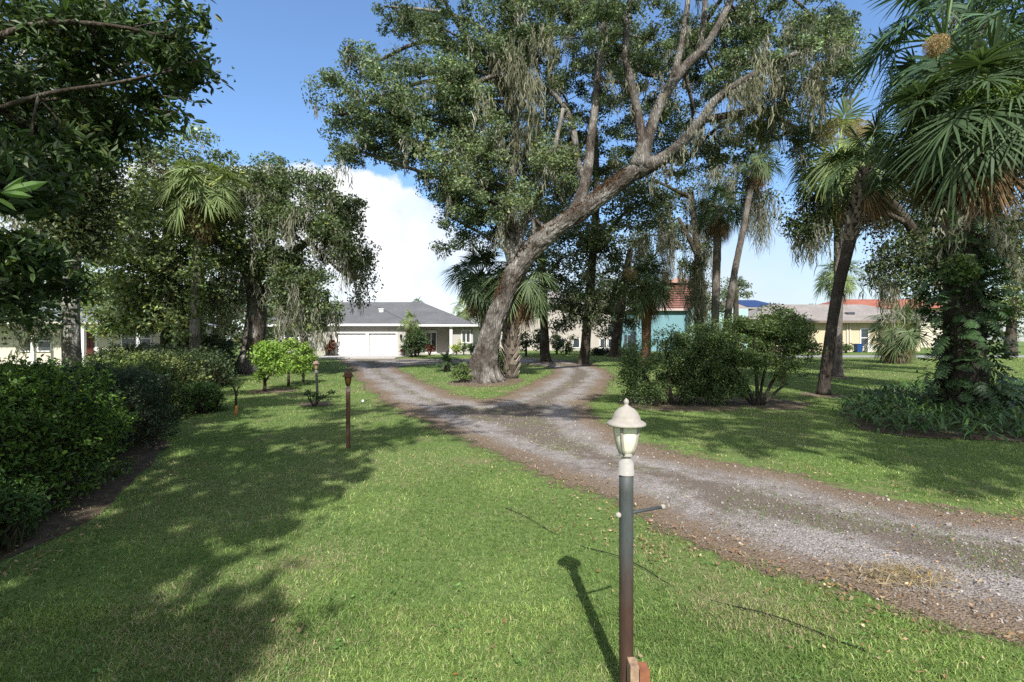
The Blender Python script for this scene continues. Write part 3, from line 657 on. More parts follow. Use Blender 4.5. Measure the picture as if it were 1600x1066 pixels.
def left_house():
    Y = 31.; k = Y / F; X = lambda px: (px - 800) * k; Z = lambda py: CH - (py - 533) * k; zf = gz(Y)
    t = thing('house', 'cream house with dark red front door behind the hedge', 'house', (X(150), Y, zf)); O = np.array(t.location)
    dl, dr, zt = X(127.5), X(150.5), Z(514)
    W = Geo(); ze = Z(506)
    W.box(X(-120), dl, Y, Y + .25, zf - .3, ze).box(dr, X(262), Y, Y + .25, zf - .3, ze).box(dl, dr, Y, Y + .25, zt, ze).box(X(262) - .25, X(262) - .002, Y + .25, Y + 4.5, zf - .3, ze).box(X(-120), X(-120) + .25, Y + .25, Y + 4.5, zf - .3, ze)
    W.build('wall', CREAM, t, smooth=False)
    R = Geo(); hip_roof(R, X(-135), X(268), Y - 1.5, Y + 5, Z(505), .36); R.build('roof', SHBL, t, smooth=False)
    Fa = Geo(); Fa.box(X(-135), X(268), Y - 1.55, Y - 1.5, Z(508), Z(504.5)).build('fascia', CREAM, t, smooth=False)
    D = Geo().box(dl + .06, dr - .06, Y + .08, Y + .14, zf, zt - .06)
    for i in range(2):
        for z0, z1 in ((.25, .85), (1.0, 1.75)): xa = dl + .14 + i * .38; D.box(xa, xa + .28, Y + .06, Y + .08, zf + z0, zf + z1)
    d = D.build('front_door', RED, t, smooth=False); d['label'] = 'dark red panelled door'
    sub(Geo().box(dr - .17, dr - .13, Y + .02, Y + .06, zf + .95, zf + 1.1).build('handle', WHITE, None, smooth=False, org=O), d)
    Fm = Geo(); Fm.box(dl - .1, dl + .06, Y - .04, Y + .2, zf, zt + .12).box(dr - .06, dr + .1, Y - .04, Y + .2, zf, zt + .12).box(dl + .06, dr - .06, Y - .04, Y + .2, zt - .06, zt + .12)
    Fm.build('door_frame', WHITE, t, smooth=False)
    window(t, X(32), X(58), Y, Z(548), Z(518), 1, 2); window(t, X(61), X(80), Y, Z(548), Z(518), 1, 2)
    window(t, X(192), X(213), Y, Z(545), Z(513), 1, 2); window(t, X(215.5), X(236), Y, Z(545), Z(513), 1, 2)
    for px in (84, 159, 242):
        P_ = Geo(); x = X(px); P_.box(x - .09, x + .09, Y - 1.4, Y - 1.22, zf, Z(508.5)).box(x - .13, x + .13, Y - 1.44, Y - 1.18, zf, zf + .2); P_.build('porch_post', WHITE, t, smooth=False)
    # white garden bench with two arched backs
    b = thing('garden_bench', 'white garden bench with two arched backs under the porch windows', 'bench', (X(214), Y - .8, zf)); x0, x1 = X(190), X(238); y = Y - .8; z = Z(553)
    B = Geo()
    for i in range(2):
        c = x0 + (x1 - x0) * (.25 + .5 * i); r = (x1 - x0) * .235; a = np.linspace(0, math.pi, 14)
        B.tube(np.c_[c + r * np.cos(a), a * 0 + y, z + .15 + r * .55 * np.sin(a)], [.045] * 14, 6)
        for j in range(-3, 4): B.box(c + j * r / 4 - .03, c + j * r / 4 + .03, y - .02, y + .02, z - .1, z + .13 + r * .55 * math.sqrt(1 - (j / 4) ** 2))
    B.build('backrest', WHITE, b, smooth=False)
    Geo().box(x0, x1, y - .55, y - .03, z - .2, z - .13).build('seat', WHITE, b, smooth=False)
    for x in (x0 + .05, x1 - .11):
        for yy in (y - .52, y - .1): Geo().box(x, x + .06, yy, yy + .06, zf - .02, z - .2).build('leg', WHITE, b, smooth=False)
left_house()

def box_house(name, label, Y, px0, px1, pyt, pyb, depth, wm, cat='building', base=None):
    k = Y / F; X = lambda px: (px - 800) * k; Z = lambda py: CH - (py - 533) * k
    t = thing(name, label, cat, (X((px0 + px1) / 2), Y, gz(Y)))
    W = Geo(); W.box(X(px0), X(px1), Y, Y + depth, gz(Y) - .5, Z(pyt)); W.build('wall', wm, t, smooth=False)
    return t, X, Z, k
# beige building seen between the trunks
t, X, Z, k = box_house('building', 'beige sided building between the dark trunks', 56., 770, 962, 476, 550, 12, BEIGE)
R = Geo(); hip_roof(R, X(762), X(970), 55.3, 69, Z(476), .3); R.build('roof', SHBR, t, smooth=False)
G = Geo()
for px in range(775, 962, 13): G.box(X(px), X(px) + .05, 55.96, 56, gz(56), Z(476))
G.build('batten', BEIGE, t, smooth=False)
for px in (872, 896, 938, 951): window(t, X(px), X(px + 9), 56., Z(543), Z(530), 1, 1, WHITE, .1)
# teal building with a slatted upper screen
t, X, Z, k = box_house('building', 'teal stucco building with a red slatted upper screen', 54., 962, 1072, 484, 552, 9, TEAL)
SL = m_plain('red_brown_slat', (.27, .125, .105), (.22, .10, .085), .7, 3, .05)
Geo().box(X(958), X(1072), 53.5, 53.95, Z(486), Z(482.5)).build('eave_band', m_plain('pinkish_trim', (.5, .4, .38)), t, smooth=False)
Geo().box(X(1071.9), X(1092), 52.8, 63, gz(54) - .5, Z(482)).box(X(1092), X(1165), 53.4, 63, gz(54) - .5, Z(483)).build('wing_wall', TEALP, t, smooth=False)
S = Geo()
for i in range(11):
    py = 446 + i * 3.6; S.box(X(1038), X(1100), 53.6, 53.66, Z(py + 2.2), Z(py))
S.build('slat_screen', SL, t, smooth=False)
Geo().box(X(1040), X(1100), 54.2, 61, Z(484), Z(446)).build('upper_storey', m_plain('pink_stucco', (.62, .42, .36), None, .9), t, smooth=False)
R = Geo(); hip_roof(R, X(1032), X(1104), 53.3, 62, Z(443), .35); R.build('roof', m_shingle('muted_pink_tile', (.36, .2, .15), (.44, .26, .2), 3), t, smooth=False)
for px in (975, 1002): window(t, X(px), X(px + 10), 54., Z(543), Z(524), 2, 1, TEAL, .1)
Geo().box(X(985), X(994), 53.93, 54, gz(54), Z(518)).build('door', DARKGLASS, t, smooth=False)
# shingle roofed house with dark solar panel
t, X, Z, k = box_house('house', 'grey roofed house with a dark blue solar panel', 66., 1125, 1222, 482, 549, 9, CREAM, 'house')
R = Geo(); a, b = hip_roof(R, X(1105), X(1232), 65.3, 76, Z(483), .34); R.build('roof', SHBR, t, smooth=False)
PV = m_plain('solar_panel', (.012, .022, .075), (.02, .03, .1), .25, 8, .02, .5)
y0, y1 = 66.0, 69.5; zr = lambda y: Z(483) + (y - 65.3) * .34
S = Geo(); S.add([(X(1168), y0, zr(y0) + .08), (X(1226), y0, zr(y0) + .08), (X(1200), y1, zr(y1) + .08), (X(1158), y1, zr(y1) + .08), (X(1168), y0, zr(y0) + .02), (X(1226), y0, zr(y0) + .02), (X(1200), y1, zr(y1) + .02), (X(1158), y1, zr(y1) + .02)], [(0, 1, 2, 3), (4, 5, 1, 0), (5, 6, 2, 1), (7, 4, 0, 3)])
S.build('solar_panel', PV, t, smooth=False)
# long yellow house
t, X, Z, k = box_house('house', 'long yellow house with a grey shingle roof across the street', 52., 1196, 1372, 500, 549, 9, YEL, 'house')
R = Geo(); hip_roof(R, X(1160), X(1470), 51.2, 61.5, Z(502), .41); rf = R.build('roof', SHBR, t, smooth=False)
Geo().box(X(1160), X(1470), 51.15, 51.2, Z(505), Z(501.5)).build('fascia', m_plain('brown_trim', (.2, .16, .13)), t, smooth=False)
sub(Geo().box(X(1334), X(1346), 53.0, 53.5, Z(494), Z(487)).build('skylight', DARKGLASS, None, smooth=False, org=np.array(t.location)), rf)
window(t, X(1345), X(1356), 52., Z(541), Z(515), 1, 2, WHITE, .12); window(t, X(1230), X(1250), 52., Z(537), Z(512), 2, 1, WHITE, .12)
Geo().box(X(1372) + .01, X(1450), 53, 58, gz(54), Z(503)).build('wing_wall', YEL, t, smooth=False)
G = Geo()
for px in (1322, 1326.5): G.box(X(px), X(px) + .16, 51.9, 51.99, gz(52), Z(503))
G.build('downpipe', CREAM, t, smooth=False)
# terracotta roofed house behind
t, X, Z, k = box_house('house', 'house with an orange terracotta tile roof behind the yellow house', 74., 1285, 1520, 480, 545, 8, CREAM, 'house')
R = Geo(); hip_roof(R, X(1285), X(1540), 73, 84, Z(482), .32); R.build('roof', TERRA, t, smooth=False)
# wheelie bin and box by the yellow house
def bin_(px, py, Y, label, mat, lidm, w, h):
    p = P(px, py, Y); p[2] = gz(Y); t = thing('wheelie_bin', label, 'bin', p)
    G = Geo(); a, b = w * .42, w * .5; x, y, z = p
    G.add([(x - a, y - a, z + .04), (x + a, y - a, z + .04), (x + a, y + a, z + .04), (x - a, y + a, z + .04), (x - b, y - b, z + h), (x + b, y - b, z + h), (x + b, y + b, z + h), (x - b, y + b, z + h)], [(0, 3, 2, 1), (0, 1, 5, 4), (1, 2, 6, 5), (2, 3, 7, 6), (3, 0, 4, 7), (4, 5, 6, 7)])
    G.build('body', mat, t, smooth=False)
    Geo().box(x - b - .02, x + b + .02, y - b - .04, y + b + .02, z + h + .002, z + h + .06).build('lid', lidm, t, smooth=False)
    for s_ in (-1, 1): Geo().tube([(x + s_ * b, y + a, z + .1), (x + s_ * (b + .05), y + a, z + .1)], [.1, .1], 12).build('wheel', DARKGLASS, t)
BLU = m_plain('blue_plastic', (.016, .06, .2), None, .4)
bin_(1341, 545, 50.5, 'blue wheelie bin against the yellow house wall', BLU, BLU, .6, .85)
bin_(1357, 545, 50.5, 'white bin beside the blue wheelie bin', WHITE, WHITE, .6, .8)
# ------------------------------------------------------------------ trees
OAKC = (.10, .142, .072); DARKC = (.05, .075, .032); MAGC = (.10, .13, .045); BAYC = (.04, .07, .022)
def B(T, Y, lst, **kw):
    for b in lst:
        px, py, rx, ry = b[:4]; n = b[4] if len(b) > 4 else 40; dy = b[5] if len(b) > 5 else T.rs.uniform(-2, 2)
        T.pblob(px, py, rx, ry, Y + dy, (rx + ry) / 2 / F * Y, n, **kw)

def main_oak():
    Y = 20.8; T = Tree('live_oak', 'huge leaning live oak with thick furrowed trunk and moss on the grass island', GP(757, 596), 1)
    A = lambda l, n=10, **kw: T.limb([(p[0], p[1], p[2], Y + (p[3] if len(p) > 3 else 0)) for p in l], n, **kw)
    tr = A([(750, 606, 68), (751, 594, 57), (755, 572, 43), (760, 545, 34), (771, 505, 29), (794, 448, 27), (816, 407, 29), (860, 363, 27), (910, 330, 25), (960, 291, 25), (1000, 262, 22)], 84, rough=.2, step=.06, rs=1.9, ridge=.16)
    base = GP(757, 596)
    for a, L in ((.2, 1.0), (.95, .7), (1.7, .8), (2.5, 1.1), (3.2, 1.2), (3.9, .8), (4.6, 1.0), (5.3, .9), (5.9, .8)):   # root flare
        d = np.array((math.cos(a), math.sin(a), 0)); c = base + d * .45
        T.wood.tube(np.array([c + (0, 0, .8), c + d * .1 + (0, 0, .4), c + d * .26 * L + (0, 0, .14), c + d * .6 * L + (0, 0, -.06)]), [.07, .13, .12, .05], 10, rough=.2)
    LB = []
    LB.append(A([(998, 262, 34), (1003, 225, 17), (997, 180, 14), (985, 125, 12), (977, 80, 11), (984, 0, 9), (990, -90, 7)]))
    LB.append(A([(998, 264, 34), (1012, 215, 19), (1030, 165, 17), (1050, 130, 16), (1075, 100, 15), (1100, 75, 13), (1125, 35, 11), (1145, -10, 10), (1170, -90, 8)], 12))
    LB.append(A([(1050, 130, 13), (1060, 90, 11), (1070, 40, 9), (1080, -40, 7)])); LB.append(A([(1090, 85, 10), (1099, 40, 9), (1104, -40, 7)]))
    c = A([(995, 264, 34), (1030, 252, 22), (1060, 228, 18, -.5), (1095, 190, 16, -1), (1115, 160, 14, -1.3), (1140, 140, 12, -1.6), (1180, 115, 10, -2), (1230, 90, 8, -2.3), (1300, 60, 5, -2.5)], 12)
    d = A([(1100, 187, 12, -1), (1150, 178, 11, -.8), (1180, 170, 10, -.6), (1205, 178, 8, -.5), (1245, 200, 5, -.3)])
    LB.append(A([(895, 340, 26), (905, 315, 20, .3), (916, 278, 16, .8), (922, 230, 14, 1.2), (930, 165, 12, 1.4), (938, 80, 10, 1.6), (945, -20, 8, 1.8)])); LB.append(A([(914, 285, 12, .8), (902, 250, 11, 1), (893, 190, 9, 1.3), (868, 150, 7, 1.6), (845, 135, 5, 2)]))
    for l in LB: T.limb_moss(l, .8, (.3, 1.1), strands=9)
    T.limb_moss(c, 6.5, (.3, 1.2), strands=13, spread=.18); T.limb_moss(d, 3.5, (.3, 1.0), strands=11)
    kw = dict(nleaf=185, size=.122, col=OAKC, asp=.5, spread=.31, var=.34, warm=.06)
    B(T, Y, [(550, 175, 52, 65, 30), (610, 150, 60, 65, 38), (690, 175, 70, 70, 42), (560, 235, 45, 32, 18), (650, 235, 60, 30, 24), (640, 40, 55, 45, 30), (590, 95, 50, 30, 14), (720, 60, 85, 65, 45), (800, 20, 70, 60, 30)], moss=5, **kw)
    B(T, Y, [(745, 280, 55, 60, 30), (715, 345, 38, 50, 24), (765, 180, 60, 80, 40), (770, 355, 45, 40, 20, 1.5), (850, 210, 60, 80, 34, 3)], moss=5, **kw)
    B(T, Y, [(885, 60, 75, 70, 40, 2.5), (955, 160, 55, 90, 34, 3), (1010, 60, 60, 60, 30, 2.5), (950, 20, 60, 50, 24), (1060, 200, 50, 60, 24, 3.5), (1110, 60, 60, 60, 26, 2), (870, 310, 55, 45, 20, 3.5)], moss=6, **kw)
    B(T, Y, [(1170, 50, 60, 60, 30), (1230, 90, 65, 75, 36), (1290, 45, 62, 50, 34), (1315, 100, 45, 45, 22), (1200, 180, 50, 50, 22), (1250, 200, 38, 40, 16), (1140, 130, 45, 40, 14, 1)], moss=8, mln=(.5, 1.8), **kw)
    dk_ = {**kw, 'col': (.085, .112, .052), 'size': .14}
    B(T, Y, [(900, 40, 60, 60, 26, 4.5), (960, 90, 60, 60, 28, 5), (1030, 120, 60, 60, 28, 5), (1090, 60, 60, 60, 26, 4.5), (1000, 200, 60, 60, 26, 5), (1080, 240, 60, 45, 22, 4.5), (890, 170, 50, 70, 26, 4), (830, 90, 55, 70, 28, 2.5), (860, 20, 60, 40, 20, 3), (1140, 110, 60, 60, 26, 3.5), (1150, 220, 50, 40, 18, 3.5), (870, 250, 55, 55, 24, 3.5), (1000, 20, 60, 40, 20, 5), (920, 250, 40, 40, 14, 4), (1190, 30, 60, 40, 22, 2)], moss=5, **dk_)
    B(T, Y, [(780, 100, 60, 60, 30), (700, 120, 60, 50, 26), (600, 200, 50, 40, 20), (820, 240, 50, 50, 22, 1), (740, 230, 50, 40, 20), (790, 300, 40, 40, 16, 1.5), (690, 280, 40, 40, 18)], moss=5, **kw)
    B(T, Y, [(650, -90, 110, 90, 26), (850, -120, 130, 100, 30), (1050, -110, 130, 90, 30), (1230, -60, 90, 70, 26)], **{**kw, 'size': .2, 'nleaf': 70})
    rs = T.rs                             # long moss curtains under the inner crown
    for (px, py, n_, l0, l1, dy) in ((800, 60, 16, 1.5, 3.4, -1), (830, 110, 12, 1.5, 3.2, -1), (810, 190, 10, 1, 2.4, -.5), (1210, 80, 14, 1, 2.6, -2.3), (1260, 110, 12, 1, 2.4, -2), (1170, 130, 12, .8, 2, -2), (1215, 200, 8, .6, 1.6, -.5), (960, 110, 10, .6, 1.6, 0), (1040, 110, 8, .6, 1.5, 0), (860, 60, 8, .8, 2, 0)):
        moss_add(T.moss, rs, [P(px + rs.normal(0, 18), py + rs.normal(0, 14), Y + dy + rs.normal(0, .5)) for _ in range(int(n_ * .6))], (l0, l1), 15, .18, .014, (.17, .172, .12))
    # brown resurrection fern and dry matter on the upper side of the trunk
    t = T.done(BARK)
    G = Geo(); rr = tr[(tr[:, 2] > 3.5)]; i = (len(rr) * rs.uniform(0, 1, 7000) ** .85).astype(int); a = rs.normal(math.pi / 2 - .3, .62, 7000)
    ax = unit(np.gradient(tr[:, :3], axis=0))[-len(rr):][i]; up = unit(np.array((0, 0, 1.)) - ax * ax[:, 2:3]); sd = np.cross(ax, up)
    pos = rr[i, :3] + (up * np.sin(a)[:, None] + sd * np.cos(a)[:, None]) * rr[i, 3:4] * 1.05 + rs.normal(0, .03, (7000, 3)); kf = fbm(pos * 1.6, 3) > .38; pos = pos[kf]
    leaf_quads(G, rs, pos, .075, .45, leaf_cols(rs, len(pos), (.085, .05, .028), .4, .2), .2); G.build('brown_fern', DRY, t, smooth=False)
    return t
OAK = main_oak()

def pale_oak(host):
    Y = 21.3; T = Tree('live_oak', '', GP(800, 592), 3)
    A = lambda l, n=10, **kw: T.limb([(p[0], p[1], p[2], Y + (p[3] if len(p) > 3 else 0)) for p in l], n, **kw)
    A([(808, 432, 12, -.5), (804, 412, 22, -.5), (800, 392, 25, -.45), (798, 372, 22, -.3), (796, 345, 18), (797, 300, 15), (805, 230, 13), (802, 150, 11), (800, 60, 9), (805, -60, 7)], 14, rough=.14)
    A([(803, 396, 20, -.4), (815, 358, 15), (832, 318, 12), (846, 300, 10), (862, 250, 8), (880, 170, 6)]); A([(797, 330, 12), (770, 280, 10, -.5), (740, 215, 9, -1), (690, 190, 7, -1), (620, 182, 5, -1.2), (550, 172, 3, -1.5)]); A([(802, 170, 10), (770, 120, 8), (735, 112, 7), (690, 118, 6), (640, 100, 4)]); A([(803, 120, 8), (760, 50, 7), (690, 20, 5), (600, 10, 3)])
    A([(797, 350, 10), (760, 332, 7), (725, 322, 5), (690, 312, 3)])
    kw = dict(nleaf=170, size=.122, col=(.122, .165, .082), asp=.5, spread=.34, var=.3, warm=.08)
    B(T, Y, [(735, 290, 45, 45, 14, -2), (700, 240, 45, 35, 12, -2.5), (760, 235, 40, 45, 14, -2), (720, 150, 50, 40, 14, -2), (830, 280, 40, 40, 12, -1), (800, 330, 30, 25, 8, -1.5), (865, 235, 40, 50, 16)], moss=5, mln=(.5, 1.8), **kw)
    for o in list(T.done(BARKP, crown='upper_crown').children):
        d = np.array(T.t.location) - np.array(host.location); o.parent = host; o.location = tuple(d)
        if o.name.startswith('trunk'): o.name = 'pale_limb'; o['label'] = 'pale lichen covered upright limbs'
    bpy.data.objects.remove(T.t)
pale_oak(OAK)

def simple(name, label, base, Y, seed, limbs, blobs, bark=BARKD, mossl=0, gp=None, leafm=LEAF, **kw):
    T = Tree(name, label, base, seed, group=gp)
    for l in limbs:
        r = T.limb([(p[0], p[1], p[2], Y + (p[3] if len(p) > 3 else 0)) for p in l], 10)
        if mossl: T.limb_moss(r[len(r) // 2:], mossl, (.4, 1.2), strands=8)
    B(T, Y, blobs, **kw); T.done(bark, leafm); return T

BGT = 'dark trees behind the drive'
kd = dict(nleaf=85, size=.19, col=(.062, .085, .04), asp=.55, spread=.5, var=.35, warm=.1)
simple('oak_tree', 'dark tree with a straight tall trunk beside the right drive lane', GP(912, 569), 32., 21, [[(911, 572, 22), (913, 560, 17), (919, 490, 14), (926, 400, 13), (932, 300, 11), (930, 200, 8)], [(926, 400, 8), (960, 350, 6), (990, 320, 4)], [(930, 330, 8), (890, 290, 5)]],
       [(930, 360, 60, 50, 34), (885, 320, 50, 60, 30), (975, 330, 60, 50, 34), (905, 440, 38, 40, 20), (955, 270, 70, 50, 34), (880, 250, 50, 50, 24), (1030, 300, 50, 50, 26), (900, 385, 50, 40, 24), (960, 410, 40, 35, 18), (892, 480, 26, 22, 12, -1), (935, 490, 24, 22, 12, -1), (945, 455, 30, 26, 14, -1)], gp=BGT, moss=5, **kd)
simple('oak_tree', 'slim dark tree just right of the fan palms by the lane', GP(853, 564), 35., 22, [[(853, 566, 21), (852, 552, 15), (850, 500, 13), (848, 430, 12), (842, 340, 9)], [(848, 440, 7), (880, 400, 4)]],
       [(850, 400, 50, 45, 28), (825, 350, 45, 50, 26), (880, 470, 22, 24, 10), (870, 360, 45, 45, 24), (860, 440, 35, 30, 14), (830, 470, 26, 26, 14, -1), (885, 505, 20, 16, 8, -1)], gp=BGT, moss=4, **kd)
simple('oak_tree', 'thick trunked dark tree beside the teal building', GP(962, 557), 42., 23, [[(960, 560, 24), (962, 545, 17), (966, 510, 15), (974, 450, 13), (985, 390, 9)], [(968, 490, 8), (945, 460, 5)]],
       [(968, 470, 40, 40, 28), (950, 505, 26, 22, 12), (1000, 420, 40, 45, 26), (935, 440, 40, 40, 24), (985, 510, 22, 18, 10), (1045, 370, 45, 45, 26), (975, 375, 55, 40, 28)], gp=BGT, moss=5, **kd)
simple('mossy_oak', 'ragged tree hung with long grey moss behind the big shrubs', GP(1092, 560), 36., 24, [[(1092, 562, 18), (1093, 520, 14), (1094, 440, 12), (1086, 360, 10), (1080, 300, 8)], [(1090, 400, 8), (1060, 340, 5)], [(1088, 370, 7), (1120, 300, 5)], [(1080, 310, 6), (1020, 280, 4)]],
       [(1060, 310, 60, 45, 26), (1085, 400, 26, 50, 16), (1130, 270, 55, 50, 26), (1030, 360, 40, 30, 14), (1090, 460, 16, 30, 8), (1180, 300, 40, 30, 14)], mossl=2.2, moss=16, mln=(1.2, 4.0), mst=18, gp=BGT, **{**kd, 'col': (.075, .095, .045)})
simple('bushy_tree', 'small rounded tree behind the two tall palm trunks', GP(1150, 552), 47., 25, [[(1150, 556, 10), (1150, 480, 8), (1150, 440, 5)]], [(1148, 445, 22, 18, 16), (1132, 470, 18, 20, 12), (1162, 455, 12, 12, 6), (1110, 480, 20, 22, 10)], **{**kd, 'col': (.075, .11, .045)})
simple('mossy_oak', 'dark moss hung oak between the leaning palm and the ivy clad palm', GP(1505, 590), 23., 26, [[(1505, 592, 28), (1500, 520, 22), (1470, 430, 20), (1420, 350, 14), (1380, 300, 9)], [(1440, 430, 14), (1490, 340, 12), (1560, 260, 8), (1600, 180, 5)], [(1420, 350, 9), (1300, 300, 6), (1245, 330, 4)], [(1440, 420, 9), (1540, 390, 7), (1600, 350, 4)]],
       [(1262, 335, 30, 40, 16), (1300, 320, 34, 40, 16), (1390, 330, 45, 45, 24), (1430, 390, 45, 40, 22), (1395, 400, 30, 40, 14), (1565, 60, 60, 65, 30, 0), (1590, 170, 50, 60, 26, 0), (1555, 320, 55, 60, 28, 0), (1590, 400, 40, 36, 16, 0), (1500, 20, 50, 40, 18, 0), (1560, 235, 50, 40, 22, 0), (1410, 440, 30, 30, 14, 0), (1425, 345, 40, 40, 18, 1), (1460, 450, 30, 50, 18, 1), (1565, 380, 40, 50, 20, 0), (1280, 365, 40, 24, 12, 0), (1320, 290, 40, 40, 14, 1.5), (1370, 280, 40, 50, 18, 1.5), (1440, 250, 50, 50, 20, 1.5), (1500, 120, 60, 60, 22, 1.5)], mossl=1.6, moss=6, mln=(.6, 2.4), mst=16, **{**kd, 'col': (.06, .085, .035), 'size': .16})
simple('oak_tree', 'light green tree at the right edge across the street', GP(1580, 552), 38., 27, [[(1580, 556, 16), (1580, 520, 13), (1582, 480, 11), (1590, 430, 7)]], [(1585, 440, 36, 40, 26), (1610, 480, 40, 36, 20), (1560, 480, 24, 28, 12), (1600, 400, 40, 40, 22)], **{**kd, 'col': (.12, .16, .06)})

# ---- left side
simple('mossy_oak', 'moss draped live oak with a flared brown trunk left of the house', GP(386, 581), 25.2, 31,
       [[(385, 586, 50), (388, 572, 38), (393, 550, 32), (398, 515, 30), (402, 480, 28), (395, 445, 24), (380, 400, 18), (372, 330, 12)], [(400, 480, 24), (425, 440, 16), (455, 400, 13, -.8), (490, 370, 10, -1.2), (535, 340, 6, -1.5)], [(396, 450, 18), (420, 390, 14), (430, 330, 11), (455, 285, 7)], [(400, 470, 12), (450, 450, 9, -1.5), (495, 465, 6, -2)]],
       [(420, 285, 50, 32, 28), (485, 295, 55, 32, 30), (540, 325, 28, 36, 16), (400, 340, 45, 45, 24), (460, 365, 50, 40, 24), (525, 380, 34, 45, 18), (562, 430, 22, 34, 12), (480, 450, 44, 40, 22, -2), (505, 495, 24, 30, 12, -2), (455, 470, 26, 34, 14, -1.5), (365, 420, 30, 50, 18), (375, 300, 34, 32, 16), (430, 410, 40, 34, 16), (500, 345, 40, 40, 22, -1.8), (540, 370, 28, 40, 14, -2), (430, 340, 40, 40, 20, -1.8), (395, 400, 30, 40, 14, -1.5), (455, 420, 40, 36, 18, -2), (400, 280, 40, 30, 16), (565, 400, 18, 34, 9, -1), (345, 470, 24, 40, 12), (350, 370, 30, 40, 14)],
       bark=BARK, mossl=2, moss=8, mln=(.6, 2.0), mst=14, nleaf=130, size=.15, col=(.085, .122, .052), asp=.55, spread=.4, var=.33, warm=.1)
simple('magnolia', 'tall magnolia with broad leaves and rusty undersides behind the hedge', GP(262, 566), 24., 32,
       [[(262, 570, 24), (263, 500, 19), (265, 430, 17), (262, 330, 13), (256, 270, 6)], [(264, 430, 10), (310, 360, 7), (345, 310, 5)], [(264, 400, 10), (220, 340, 7), (190, 310, 4)], [(263, 470, 8), (310, 440, 5)], [(263, 480, 8), (215, 460, 5)]],
       [(245, 245, 60, 48, 26), (305, 255, 60, 45, 26), (350, 300, 40, 45, 20), (235, 330, 60, 55, 28), (295, 390, 55, 60, 28), (220, 420, 55, 60, 26), (205, 480, 50, 32, 18), (345, 385, 38, 60, 20), (255, 470, 50, 36, 20), (175, 390, 34, 70, 18), (310, 470, 30, 30, 10), (262, 330, 50, 60, 24, -1.6), (265, 420, 50, 60, 24, -1.6), (250, 480, 44, 30, 16, -1.6), (215, 300, 40, 40, 16, -1), (195, 350, 34, 50, 16, -1), (165, 460, 34, 40, 16), (190, 495, 46, 18, 14, -2), (235, 510, 34, 14, 9, -2), (180, 512, 22, 10, 5, -2), (290, 505, 30, 24, 12, -2), (225, 440, 50, 40, 18, -1.5), (300, 330, 40, 40, 16, -1)],
       bark=BARKD, leafm=LEAFG, moss=2, mln=(.6, 1.6), nleaf=95, size=.21, col=(.10, .138, .055), asp=.45, spread=.42, var=.4, warm=.17)
simple('background_tree', 'dense green tree behind the cream house', GP(60, 552), 44., 33, [[(60, 556, 16), (60, 480, 13), (60, 380, 9)]], [(30, 330, 70, 70, 36), (90, 420, 60, 60, 34), (30, 440, 60, 50, 28), (150, 470, 50, 34, 22), (110, 340, 60, 60, 28), (170, 330, 40, 60, 22)], nleaf=70, size=.28, col=(.10, .13, .055), spread=.7)
simple('background_tree', 'shady tree behind the moss draped oak', GP(345, 556), 40., 34, [[(345, 560, 14), (345, 480, 11), (350, 420, 8)]], [(335, 480, 34, 44, 22), (370, 470, 34, 40, 22), (420, 520, 36, 24, 18), (365, 520, 36, 24, 18), (300, 510, 34, 24, 16), (450, 490, 26, 26, 14)], nleaf=75, size=.26, col=(.06, .085, .035), spread=.6)
simple('slender_oak', 'thin grey trunk hung with moss before the left wing of the house', GP(477, 560), 34., 35, [[(477, 562, 14), (475, 520, 11), (473, 480, 9), (478, 440, 6)]], [(472, 450, 24, 26, 14), (495, 480, 22, 22, 10), (460, 490, 16, 20, 8)], bark=BARKP, mossl=4, moss=8, mln=(.8, 2), nleaf=70, size=.18, col=(.085, .12, .045), spread=.4)

def vine_tree():
    Y = 15.; T = Tree('vine_clad_tree', 'grey trunked tree wrapped in dark vines behind the near hedge', GP(114, 622), 36)
    r = T.limb([(112, 625, 27, Y), (112, 560, 24, Y), (111, 480, 22, Y), (113, 400, 23, Y), (126, 330, 22, Y), (140, 260, 20, Y), (150, 180, 17, Y), (160, 80, 14, Y), (165, -40, 10, Y)], 14, rough=.12, step=.2)
    T.limb([(145, 220, 12, Y), (90, 150, 10, Y), (30, 100, 7, Y)]); T.limb([(155, 130, 12, Y), (210, 90, 9, Y), (250, 60, 6, Y)])
    B(T, Y, [(60, 60, 70, 60, 26), (110, 30, 60, 50, 22), (60, 170, 60, 50, 22), (120, 130, 45, 45, 18), (150, 190, 36, 36, 12), (55, 490, 44, 22, 12, -1), (25, 510, 30, 16, 8, -1), (20, 260, 45, 55, 24), (60, 330, 40, 40, 18), (20, 180, 50, 50, 22), (70, 250, 50, 50, 22), (40, 390, 40, 40, 14), (120, 210, 50, 40, 20)], nleaf=75, size=.13, col=DARKC, spread=.32, moss=5, mln=(.5, 1.5))
    t = T.done(BARKP); rs = T.rs
    G = Geo(); rr = r[(r[:, 2] > 4.6) & (r[:, 2] < 9.2)]; n = 17000; i = rs.randint(0, len(rr), n); a = rs.uniform(0, 6.3, n)
    rad = rr[i, 3] + np.abs(rs.normal(0, .46, n)) * (.5 + fbm(rr[i, :3] * 1.3, 2)); pos = rr[i, :3] + np.c_[np.cos(a) * rad, np.sin(a) * rad, rs.normal(0, .2, n)]
    leaf_quads(G, rs, pos, .12, .6, leaf_cols(rs, n, (.05, .07, .028), .35, .15), .4, .2); G.build('vines', LEAF, t, smooth=False)
vine_tree()

